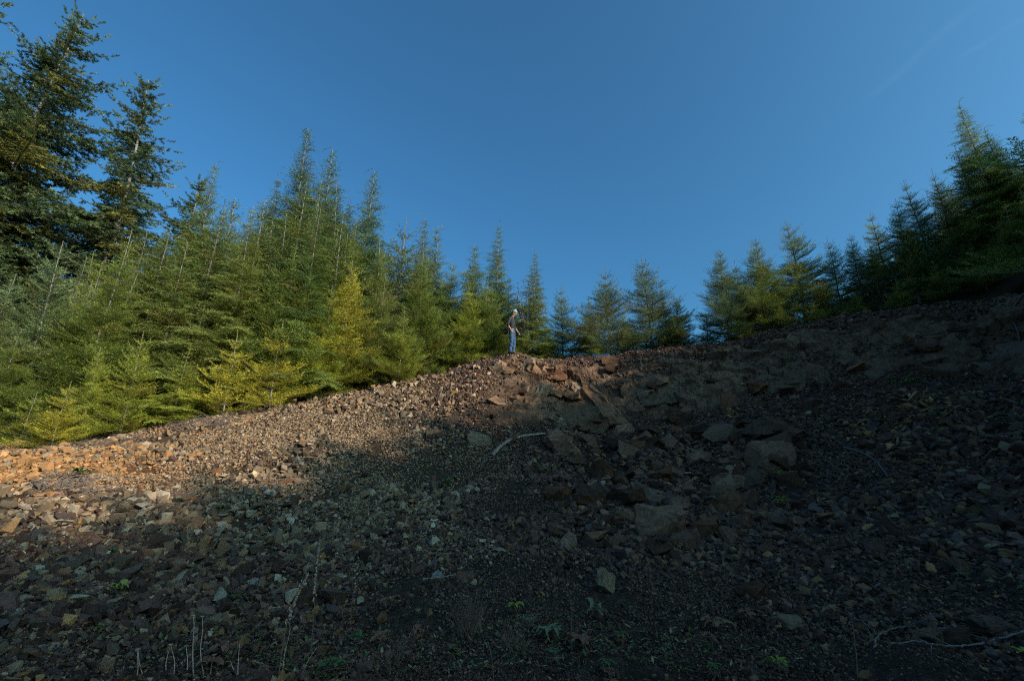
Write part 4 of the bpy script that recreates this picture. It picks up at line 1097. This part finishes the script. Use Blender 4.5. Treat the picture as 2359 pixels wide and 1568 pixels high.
# ------------------------------------------------------------------ leafy plants
ML = {'g': mat_leaf('green_leaf', (.065, .12, .028), (.12, .165, .038)), 'y': mat_leaf('yellow_green_leaf', (.24, .27, .035), (.34, .33, .05)),
      'p': mat_leaf('pale_leaf', (.17, .175, .085), (.24, .23, .11)), 'r': mat_leaf('dead_red_leaf', (.22, .070, .038), (.30, .15, .07)), 'b': mat_leaf('bluish_leaf', (.08, .16, .06), (.14, .22, .09))}
def plant(px, py, rad_px, n, kind, label, seed, upright=.6, lobes=1, aspect=.32):
    g = np.random.default_rng(seed); c = hit(px, py) + np.array([0, -.10, .02 if py > 1300 else .10]); k = depth_of(c) / F; Rr = rad_px * k * .95; n = int(n * 1.7); aspect *= .72
    Vs, Fs, Cc, b = [], [], [], 0; stems = []
    for i in range(n):
        a = i * 2.4 + g.uniform(-.3, .3); L = Rr * g.uniform(.35, 1.1); up = g.uniform(.2, 1) * upright
        d = np.array([math.cos(a), math.sin(a), 0]); s = np.array([-d[1], d[0], 0])
        base = c + d * L * .12; m = 7
        for li in range(lobes):
            u0 = li / max(lobes, 1)
            if lobes > 1:      # pinnate: leaflets along a stem
                st = c + d * L * u0 + [0, 0, math.sin(u0 * 2.2) * L * up]
                ls = [(st, (d * .55 + s * q), L * .30 * (1.1 - u0 * .5)) for q in (-.8, .8)] + ([(st, d, L * .3)] if li == lobes - 1 else [])
            else: ls = [(base, d, L)]
            for (o_, dd, LL) in ls:
                dd = dd / np.linalg.norm(dd); ss = np.cross([0, 0, 1], dd); ss /= np.linalg.norm(ss)
                t = np.linspace(0, 1, m); wv = np.sin(np.pi * t ** .8) * LL * aspect * g.uniform(.8, 1.1)
                mid = o_ + dd * (t * LL)[:, None] + np.array([0, 0, 1.0]) * ((np.sin(t * 2.4) * LL * (up if lobes == 1 else .12)) - t * t * LL * .25)[:, None]
                V = np.concatenate([mid + ss * wv[:, None] + [0, 0, .12 * LL * .3], mid, mid - ss * wv[:, None] + [0, 0, .12 * LL * .3]])
                V[:, 2] += g.normal(0, LL * .05, len(V)); V[:, :2] += g.normal(0, LL * .03, (len(V), 2))
                q = []
                for j in range(m - 1): q += [[j, j + 1, m + j + 1, m + j], [m + j, m + j + 1, 2 * m + j + 1, 2 * m + j]]
                Vs.append(V); Fs.append(np.array(q) + b); b += len(V); Cc.append(np.full(len(V), g.random()))
        stems.append(tube(bez([c, c + d * L * .4 + [0, 0, L * up * .7], c + d * L * .9 + [0, 0, L * up * .6]], 6), np.linspace(.004, .0015, 6), 4))
    col = np.concatenate(Cc); V = np.concatenate(Vs) + [0, 0, .05]
    e = link(bpy.data.objects.new('leafy_plant', None)); e.location = c
    lo = link(bpy.data.objects.new('foliage', np_mesh('foliage', V - c, np.concatenate(Fs), ML[kind], {'col': np.stack([col] * 3 + [np.ones(len(col))], 1)}, smooth=True)), e)
    v, f = join_tubes(stems); link(bpy.data.objects.new('stem', np_mesh('stem', v - c, f, M_STRAWDARK)), e)
    tag(e, label, 'plant', 'small plants growing on the scree')
PL = [(1792,1110,34,7,'y','bright yellow-green fern beside the biggest block',.7,5,.42),
 (1795,1176,32,6,'y','dull yellow-green fern below the bright one',.6,5,.42),
 (296,1368,24,6,'y','light green leafy plant with broad leaves at lower left',.8,1,.42),
 (2095,897,20,9,'g','bright green plant beside the small whitish stone on the right slope',.6,1,.3),
 (2052,898,16,6,'g','small green plant left of the bright green one on the right slope',.5,1,.3),
 (2148,975,20,7,'g','dull green plant in the reddish soil',.5,1,.3),
 (2302,994,30,12,'b','bushy bluish-green plant near the right edge',.7,3,.4),
 (2150,1002,12,6,'g','tiny green plant under the dull one in the reddish soil',.4,1,.3),
 (1805,840,16,8,'g','green clump growing in the top of the bank',.6,1,.35),
 (1030,1128,16,16,'g','fresh green tuft in the middle of the dark gravel',1.1,1,.14),
 (1076,1046,15,9,'g','green tuft just left of the tan slab and long curved stick',.5,1,.25),
 (1278,1042,9,8,'g','small green tuft below the long curved stick',.6,1,.25),
 (1256,1098,12,9,'g','green tuft halfway below the long curved stick',.6,1,.25),
 (512,1192,20,7,'g','dull green plant in the shade at left',.6,1,.3),
 (190,1106,24,10,'g','green plant in the sunlit stones beside the tangle of twigs',.6,1,.35),
 (270,1298,22,6,'g','small weed with rounded leaves at lower left',.5,1,.4),
 (548,1388,22,10,'g','dark green rosette left of the tall seed stalk',.4,1,.2),
 (1183,1405,28,6,'y','yellow-green rosette in the lower middle',.4,1,.38),
 (1265,1462,42,14,'p','largest pale grey-green rosette under the bare sapling',.4,1,.26),
 (1215,1438,30,16,'p','pale fuzzy rosette left of the bare sapling',.35,3,.3),
 (1370,1418,34,9,'p','pale leafy plant right of the bare sapling',.8,1,.24),
 (1420,1470,22,10,'g','small green plant right of the largest pale rosette',.4,1,.25),
 (1275,1512,26,14,'b','bluish green ground plant at the bottom centre',.3,3,.3),
 (1390,1535,22,12,'g','green ground plant at the bottom right of the pale rosette',.35,1,.25),
 (1530,1500,20,10,'g','small weed among the dark stones at the bottom centre right',.4,1,.25),
 (1630,1545,22,12,'g','green weed at the bottom edge right of centre',.4,1,.22),
 (1780,1535,28,14,'y','yellowish weed at the bottom edge under the brown stone',.4,1,.16),
 (775,1535,46,5,'g','broad dark green leaves at the bottom between the stalks',.4,1,.30),
 (838,1478,28,5,'g','curled green leaf next to dead red leaves',.6,1,.3),
 (2345,1372,30,5,'g','broad green leaf at the right edge',.6,1,.45),
 (2205,1335,18,5,'g','green sprig below the grey boulder at lower right',.6,1,.3),
 (2260,1350,16,5,'y','yellowish sprig right of the green sprig at lower right',.5,1,.3),
 (2330,1515,26,5,'y','yellow-green leaf in the lower right corner',.4,1,.35),
 (530,1500,32,8,'r','dead reddish leaves between the pale stems and the seed stalks',.5,1,.42),
 (500,1535,34,9,'r','brown dead leaves below the reddish ones at the bottom left',.4,1,.42),
 (800,1418,24,8,'r','dark red dead rosette at the foot of the thin seed stalk',.5,1,.3),
 (880,1475,36,9,'r','reddish dead leaves beside the curled green leaf',.4,1,.4),
 (965,1462,30,10,'r','rust-brown dead rosette left of the grass tuft',.4,1,.2),
 (905,1392,26,7,'r','dark red leaves in the lower middle of the slope',.4,1,.35),
 (1330,1480,34,9,'r','brown dead leaves right of the largest pale rosette',.3,1,.35),
 (1640,1440,38,10,'r','flat reddish dead leaves in the lower right middle',.2,1,.3),
 (1710,1420,26,8,'r','red and yellow dead leaves under the low dark slab',.3,1,.4),
 (1400,1560,24,8,'r','dead fern brown at the bottom edge',.3,3,.3),
 (1900,1415,24,6,'r','red-brown leaves at the start of the thin bleached twig',.4,1,.4)]
for i, (a, b, r_, n_, k_, lab, up, lo, asp) in enumerate(PL): plant(a, b, r_, n_, k_, lab, 200 + i, up, lo, asp)

# fine moss, clover and straw litter on the lower slope
def litter():
    g = np.random.default_rng(91); n = 2600
    px = np.concatenate([g.normal(1300, 240, 1200), g.normal(700, 200, 700), g.uniform(0, 2359, 700)]); py = np.concatenate([g.normal(1505, 45, 1200), g.normal(1530, 35, 700), g.uniform(1150, 1560, 700)])
    az = (px - CX) / F; Y = np.interp(py, [1150, 1300, 1450, 1560], [9, 6, 4.4, 3.75]); x = az * Y; y = Y * 1.0
    z = height(x, y) + .03; L = g.uniform(.010, .035, n)
    d = g.normal(size=(n, 3)) * [1, 1, .35]; d /= np.linalg.norm(d, axis=1)[:, None]; s = np.cross(d, [0, 0, 1.0]); s /= np.linalg.norm(s, axis=1)[:, None]
    c = np.stack([x, y, z + g.uniform(0, .02, n)], 1); w_ = L * g.uniform(.12, .5, n)
    V = np.stack([c - d * L[:, None], c + s * w_[:, None], c + d * L[:, None], c - s * w_[:, None]], 1).reshape(-1, 3)
    u = g.random(n); pal = np.array([(.06, .12, .03), (.10, .14, .04), (.20, .10, .045), (.30, .22, .12), (.13, .05, .03)])
    col = pal[np.searchsorted([.18, .35, .6, .75], u)]
    me = np_mesh('leaf_litter', V, np.arange(n * 4).reshape(-1, 4), M_STONE, {'col': np.repeat(np.concatenate([col, np.ones((n, 1))], 1), 4, 0)})
    o = link(bpy.data.objects.new('leaf_litter', me)); tag(o, 'scattered moss, tiny weeds and leaf litter between the stones', 'leaf litter', kind='stuff')
litter()
# fallen needles and dead twigs on the forest floor
# ------------------------------------------------------------------ person
M_SKIN = simple_mat('skin', (.40, .21, .145), .55, 20, .08)
M_SHIRT = simple_mat('charcoal_shirt', (.026, .025, .028), .85, 25, .25, .4)
M_JEANS = simple_mat('blue_denim', (.038, .072, .140), .85, 9, .35, .4)
M_SHOE = simple_mat('brown_leather', (.10, .055, .035), .6, 15, .3)
M_BLACK = simple_mat('black_nylon', (.016, .016, .018), .6, 20, .3)
M_HAIR = simple_mat('brown_hair', (.06, .035, .02), .7, 40, .3)
def hat_mat():
    m, n, b = new_mat('striped_knit'); tc = n.nodes.new('ShaderNodeTexCoord'); sp = n.nodes.new('ShaderNodeSeparateXYZ'); n.links.new(tc.outputs['Object'], sp.inputs[0])
    mr = n.nodes.new('ShaderNodeMapRange'); mr.inputs[1].default_value = -.02; mr.inputs[2].default_value = .17; n.links.new(sp.outputs[2], mr.inputs[0])
    r = n.nodes.new('ShaderNodeValToRGB'); r.color_ramp.interpolation = 'CONSTANT'; e = r.color_ramp.elements
    W_, G_, K_ = (.40, .39, .36, 1), (.06, .14, .05, 1), (.06, .065, .07, 1)
    bands = [(0, W_), (.14, G_), (.28, W_), (.42, K_), (.54, W_), (.70, K_), (.80, W_), (.93, G_)]
    while len(e) < len(bands): e.new(.5)
    for i, (p, c) in enumerate(bands): e[i].position = p; e[i].color = c
    n.links.new(mr.outputs[0], r.inputs[0]); n.links.new(r.outputs[0], b.inputs['Base Color']); b.inputs['Roughness'].default_value = .95
    return m
def skin_mesh(name, verts, edges, radii, mat, sub=2, extra=None):
    me = bpy.data.meshes.new(name); me.from_pydata([tuple(v) for v in verts], edges, [])
    o = bpy.data.objects.new(name, me); C.objects.link(o)
    o.modifiers.new('skin', 'SKIN'); 
    if not me.skin_vertices: me.skin_vertices.new()
    for i, r in enumerate(radii):
        sv = me.skin_vertices[0].data[i]; sv.radius = r if isinstance(r, tuple) else (r, r); sv.use_root = (i == 0)
    m2 = o.modifiers.new('sub', 'SUBSURF'); m2.levels = sub; m2.render_levels = sub
    dg = bpy.context.evaluated_depsgraph_get(); out = bpy.data.meshes.new_from_object(o.evaluated_get(dg))
    bpy.data.objects.remove(o); bpy.data.meshes.remove(me)
    if extra:
        bm = bmesh.new(); bm.from_mesh(out)
        for ex in extra: ex(bm)
        bm.to_mesh(out); bm.free()
    out.name = name; out.materials.clear(); out.materials.append(mat)
    for p in out.polygons: p.use_smooth = True; p.material_index = 0
    return out
def ellipsoid(c, r, rot=None, seg=16):
    def f(bm):
        M = Matrix.Translation(c) @ (rot or Matrix.Identity(4)) @ Matrix.Diagonal((*r, 1))
        bmesh.ops.create_uvsphere(bm, u_segments=seg, v_segments=12, radius=1, matrix=M)
    return f
def build_person():
    p = at(1180, 821, 16.5); gx, gy = p[0], p[1]; gz = ground_z(gx, gy)
    gz = max(gz, p[2] - .12)
    e = link(bpy.data.objects.new('person', None)); e.location = (gx, gy, gz); e.rotation_euler = (0, 0, R(-18)); e.empty_display_size = .3
    # +x = where he faces, y = his left
    J = {}
    V, E, Rd = [], [], []
    def add(p, r, parent=None):
        V.append(p); Rd.append(r)
        if parent is not None: E.append((parent, len(V) - 1))
        return len(V) - 1
    pel = add((0, 0, .95), (.135, .11)); bel = add((.015, 0, 1.08), (.13, .10), pel); che = add((-.01, 0, 1.27), (.15, .11), bel); upc = add((-.03, 0, 1.40), (.13, .09), che)
    nk = add((-.01, 0, 1.50), .052, upc); nk2 = add((.025, 0, 1.56), .05, nk)
    hd = add((.055, 0, 1.63), (.072, .085), nk2); hd2 = add((.075, 0, 1.70), (.07, .085), hd)
    hands = []
    for s, el, wr, ha in ((-1, (-.10, -.27, 1.15), (.03, -.25, .93), (.075, -.235, .845)), (1, (.03, .26, 1.15), (.17, .23, .95), (.215, .215, .87))):
        sh = add((-.03, s * .17, 1.42), .058, upc); ua = add(((-.03 + el[0]) / 2, (s * .19 + el[1]) / 2, 1.29), .048, sh); eb = add(el, .040, ua)
        fa = add(tuple((a + b) / 2 for a, b in zip(el, wr)), .037, eb); w_ = add(wr, .026, fa); pm = add(tuple(wr[i] + (ha[i] - wr[i]) * .55 for i in range(3)), (.022, .038), w_)
        kn = add(ha, (.016, .040), pm)
        d = np.array(ha) - np.array(wr); d /= np.linalg.norm(d)
        for fi, (off, L) in enumerate(((-.030, .070), (-.010, .080), (.010, .075), (.029, .060))):
            b0 = np.array(ha) + np.array([off, 0, 0]); c = np.array([.25 + .1 * fi, -s * .25, 0])
            f1 = add(tuple(b0 + d * L * .35), .010, kn); d2 = d + c * .5; d2 /= np.linalg.norm(d2)
            f2 = add(tuple(b0 + d * L * .35 + d2 * L * .35), .009, f1); d3 = d + c * 1.3; d3 /= np.linalg.norm(d3); add(tuple(b0 + d * L * .35 + d2 * L * .35 + d3 * L * .3), .007, f2)
        t1 = add(tuple(np.array(V[pm]) + [.038, -s * .012, -.005]), .011, pm); add(tuple(np.array(V[pm]) + [.055, -s * .02, -.038]), .009, t1)
    legs = ((-1, (-.01, -.10, .90), (.02, -.125, .50), (-.045, -.13, .09), -.08), (1, (.0, .10, .90), (.035, .11, .50), (.01, .12, .09), .10))
    for s, hp, kn_, an, yw in legs:
        h = add(hp, .088, pel); th = add(tuple((a + b) / 2 for a, b in zip(hp, kn_)), .074, h); k = add(kn_, .055, th); cf = add((kn_[0] * .5 + an[0] * .5 - .015, kn_[1] * .5 + an[1] * .5, .31), .052, k); a = add(an, .036, cf)
        add((an[0] + .07, an[1], .05), (.032, .026), a)
    Rt = Matrix.Rotation(R(32), 4, 'Y')
    hc = Vector((.085, 0, 1.685))
    def face(bm):
        ellipsoid(hc, (.098, .078, .118), Rt, 20)(bm)
        L = lambda x, y, z: hc + Rt.to_3x3() @ Vector((x, y, z))
        ellipsoid(L(.098, 0, -.018), (.018, .013, .024), Rt, 8)(bm)                       # nose
        ellipsoid(L(.062, 0, -.092), (.034, .030, .026), Rt, 8)(bm)                       # chin
        ellipsoid(L(.083, 0, -.056), (.012, .024, .007), Rt, 8)(bm)                       # lips
        for s in (-1, 1):
            ellipsoid(L(.083, s * .031, .006), (.011, .014, .009), Rt, 8)(bm)             # eyes
            ellipsoid(L(-.005, s * .080, -.015), (.020, .009, .030), Rt, 8)(bm)           # ears
            ellipsoid(L(.080, s * .032, .024), (.012, .020, .006), Rt, 8)(bm)             # brow ridges
    me = skin_mesh('body', V, E, Rd, M_SKIN, 2, [face])
    link(bpy.data.objects.new('body', me), e)
    # shirt
    V, E, Rd = [], [], []
    a0 = add((.0, 0, .93), (.165, .135)); a1 = add((.01, 0, 1.06), (.160, .125), a0); a2 = add((-.01, 0, 1.26), (.178, .135), a1); a3 = add((-.03, 0, 1.40), (.155, .115), a2); a4 = add((-.005, 0, 1.495), (.072, .066), a3)
    for s, el, cuff in ((-1, (-.10, -.27, 1.15), (-.055, -.262, 1.07)), (1, (.03, .26, 1.15), (.075, .25, 1.07))):
        sh = add((-.03, s * .17, 1.42), .080, a3); ua = add(((-.03 + el[0]) / 2, (s * .19 + el[1]) / 2, 1.29), .070, sh); eb = add(el, .062, ua); add(cuff, .058, eb)
    def shirt_bits(bm):
        for s in (-1, 1): ellipsoid((.035, s * .045, 1.505), (.035, .035, .022), Matrix.Rotation(R(25), 4, 'Y'), 8)(bm)   # collar
        P = [v for v in bm.verts]
        for v in P: v.co += Vector((1, 1, 0)) * .006 * math.sin(v.co.z * 60 + v.co.y * 25)
    link(bpy.data.objects.new('shirt', skin_mesh('shirt', V, E, Rd, M_SHIRT, 2, [shirt_bits])), e)
    # jeans
    V, E, Rd = [], [], []
    p0 = add((.0, 0, .93), (.150, .125)); add((.01, 0, 1.03), (.138, .115), p0)
    for s, hp, kn_, an, yw in legs:
        h = add((hp[0], hp[1] * .92, .86), .108, p0); th = add(tuple((a + b) / 2 for a, b in zip(hp, kn_)), .094, h); k = add(kn_, .078, th); cf = add((kn_[0] * .5 + an[0] * .5 - .01, kn_[1] * .5 + an[1] * .5, .30), .078, k); a = add((an[0] - .01, an[1], .10), .080, cf); add((an[0] - .005, an[1], .06), .082, a)
    def folds(bm):
        for v in bm.verts: v.co += Vector((.010 * math.sin(v.co.z * 42 + v.co.y * 30), .008 * math.sin(v.co.z * 33 + v.co.x * 40), 0)) * (1.2 - v.co.z)
    link(bpy.data.objects.new('jeans', skin_mesh('jeans', V, E, Rd, M_JEANS, 2, [folds])), e)
    # shoes
    for s, hp, kn_, an, yw in legs:
        bm = bmesh.new(); ax_ = Matrix.Translation((an[0] + .055, an[1], .045)) @ Matrix.Rotation(yw, 4, 'Z')
        bmesh.ops.create_uvsphere(bm, u_segments=16, v_segments=10, radius=1, matrix=ax_ @ Matrix.Diagonal((.145, .052, .048, 1)))
        bmesh.ops.create_uvsphere(bm, u_segments=12, v_segments=8, radius=1, matrix=Matrix.Translation((an[0], an[1], .085)) @ Matrix.Diagonal((.062, .050, .055, 1)))
        for v in bm.verts: v.co.z = max(v.co.z, .004)
        me = bpy.data.meshes.new('shoe'); bm.to_mesh(me); bm.free(); me.materials.append(M_SHOE)
        for p_ in me.polygons: p_.use_smooth = True
        so = link(bpy.data.objects.new('shoe', me), e)
        bm = bmesh.new(); bmesh.ops.create_cube(bm, size=1, matrix=ax_ @ Matrix.Translation((0, 0, -.035)) @ Matrix.Diagonal((.27, .088, .022, 1))); bmesh.ops.bevel(bm, geom=bm.edges[:], offset=.008, segments=2, affect='EDGES')
        me = bpy.data.meshes.new('sole'); bm.to_mesh(me); bm.free(); me.materials.append(M_BLACK); link(bpy.data.objects.new('sole', me), so)
    # knitted hat
    bm = bmesh.new(); bmesh.ops.create_uvsphere(bm, u_segments=24, v_segments=16, radius=1, matrix=Matrix.Diagonal((.112, .100, .135, 1)))
    bmesh.ops.delete(bm, geom=[v for v in bm.verts if v.co.z < -.012], context='VERTS')
    for v in bm.verts:
        if v.co.z < .03: v.co.x *= 1.05; v.co.y *= 1.05
    bmesh.ops.create_icosphere(bm, subdivisions=2, radius=.026, matrix=Matrix.Translation((0, 0, .150)))
    me = bpy.data.meshes.new('knitted_hat'); bm.to_mesh(me); bm.free(); me.materials.append(hat_mat())
    for p_ in me.polygons: p_.use_smooth = True
    h = link(bpy.data.objects.new('knitted_hat', me), e); h.location = hc + Rt.to_3x3() @ Vector((-.008, 0, .034)); h.rotation_euler = (0, R(22), 0)
    bm = bmesh.new(); ellipsoid(hc + Rt.to_3x3() @ Vector((-.045, 0, -.02)), (.060, .074, .075), Rt)(bm)
    me = bpy.data.meshes.new('hair'); bm.to_mesh(me); bm.free(); me.materials.append(M_HAIR); link(bpy.data.objects.new('hair', me), e)
    tag(e, 'person in striped knitted hat, dark shirt and blue jeans standing on the crest looking down', 'person')
    # camera bag on his hip, with its strap across the back and chest
    b = link(bpy.data.objects.new('shoulder_bag', None)); b.location = e.location; b.rotation_euler = e.rotation_euler
    bm = bmesh.new(); bmesh.ops.create_cube(bm, size=1, matrix=Matrix.Translation((-.235, -.10, .93)) @ Matrix.Rotation(R(12), 4, 'Y') @ Matrix.Diagonal((.15, .26, .24, 1))); bmesh.ops.bevel(bm, geom=bm.edges[:], offset=.045, segments=3, affect='EDGES')
    me = bpy.data.meshes.new('bag_body'); bm.to_mesh(me); bm.free(); me.materials.append(M_BLACK); link(bpy.data.objects.new('bag_body', me), b)
    loop = bez([(-.19, -.12, 1.03), (-.15, .02, 1.22), (-.085, .12, 1.44), (-.01, .13, 1.475), (.10, .09, 1.38), (.155, -.02, 1.20), (.13, -.13, 1.06), (-.02, -.20, .99), (-.17, -.18, .99)], 50)
    v, f = tube(loop, .014, 6); link(bpy.data.objects.new('strap', np_mesh('strap', v, f, M_BLACK, smooth=True)), b)
    tag(b, 'black bag hanging at the hip of the person on the crest', 'bag')
build_person()

# faint wisp of contrail high in the sky at the upper right
def contrail():
    m, n, b = new_mat('thin_ice_cloud')
    tc = n.nodes.new('ShaderNodeTexCoord'); sp = n.nodes.new('ShaderNodeSeparateXYZ'); n.links.new(tc.outputs['Generated'], sp.inputs[0])
    # density fades to the edges and along the length
    def mth(op, a, b_=None):
        x = n.nodes.new('ShaderNodeMath'); x.operation = op; x.use_clamp = True
        for s_, v in ((0, a), (1, b_)):
            if v is None: continue
            if isinstance(v, (int, float)): x.inputs[s_].default_value = v
            else: n.links.new(v, x.inputs[s_])
        return x.outputs[0]
    yy = mth('MULTIPLY', mth('MULTIPLY', sp.outputs[1], mth('SUBTRACT', 1.0, sp.outputs[1])), 4.0)
    xx = mth('MULTIPLY', mth('MULTIPLY', sp.outputs[0], mth('SUBTRACT', 1.0, sp.outputs[0])), 4.0)
    ns = noise_n(n, tc.outputs['Object'], .004, 6, .6)
    f = mth('MULTIPLY', mth('MULTIPLY', mth('POWER', yy, 1.6), xx), mth('MULTIPLY', ramp(n, ns, [(.35, .3), (.7, 1.0)]), .020))
    tr = n.nodes.new('ShaderNodeBsdfTransparent'); df = n.nodes.new('ShaderNodeBsdfTranslucent'); df.inputs[0].default_value = (.9, .9, .9, 1)
    mx = n.nodes.new('ShaderNodeMixShader'); n.links.new(f, mx.inputs[0]); n.links.new(tr.outputs[0], mx.inputs[1]); n.links.new(df.outputs[0], mx.inputs[2]); n.links.new(mx.outputs[0], n.nodes['Material Output'].inputs[0])
    for k, (a, c, wd) in enumerate((((1960, 265), (2330, -60), 42), ((2180, 150), (2420, 10), 30))):
        d0, d1 = ray(*a), ray(*c); Hh = 2500.0
        A = CAM + d0 * (Hh / d0[2]); B = CAM + d1 * (Hh / d1[2]); ab = B - A; L = np.linalg.norm(ab)
        N_ = 12; V, Fq = [], []
        for i in range(N_ + 1):
            for j in range(3): V.append((L * i / N_ - L / 2, (j - 1) * wd * 1.5, 8 * math.sin(i)))
        for i in range(N_):
            for j in range(2): Fq.append((i * 3 + j, i * 3 + j + 1, i * 3 + 4 + j, i * 3 + 3 + j))
        o = link(bpy.data.objects.new('cloud_streak', np_mesh('cloud_streak', V, Fq, m))); o.location = (A + B) / 2; o.rotation_euler = (0, 0, math.atan2(ab[1], ab[0]))
        tag(o, ['faint white streak of vapour at the upper right', 'second, shorter faint vapour streak at the upper right'][k], 'cloud', kind='structure')
contrail()
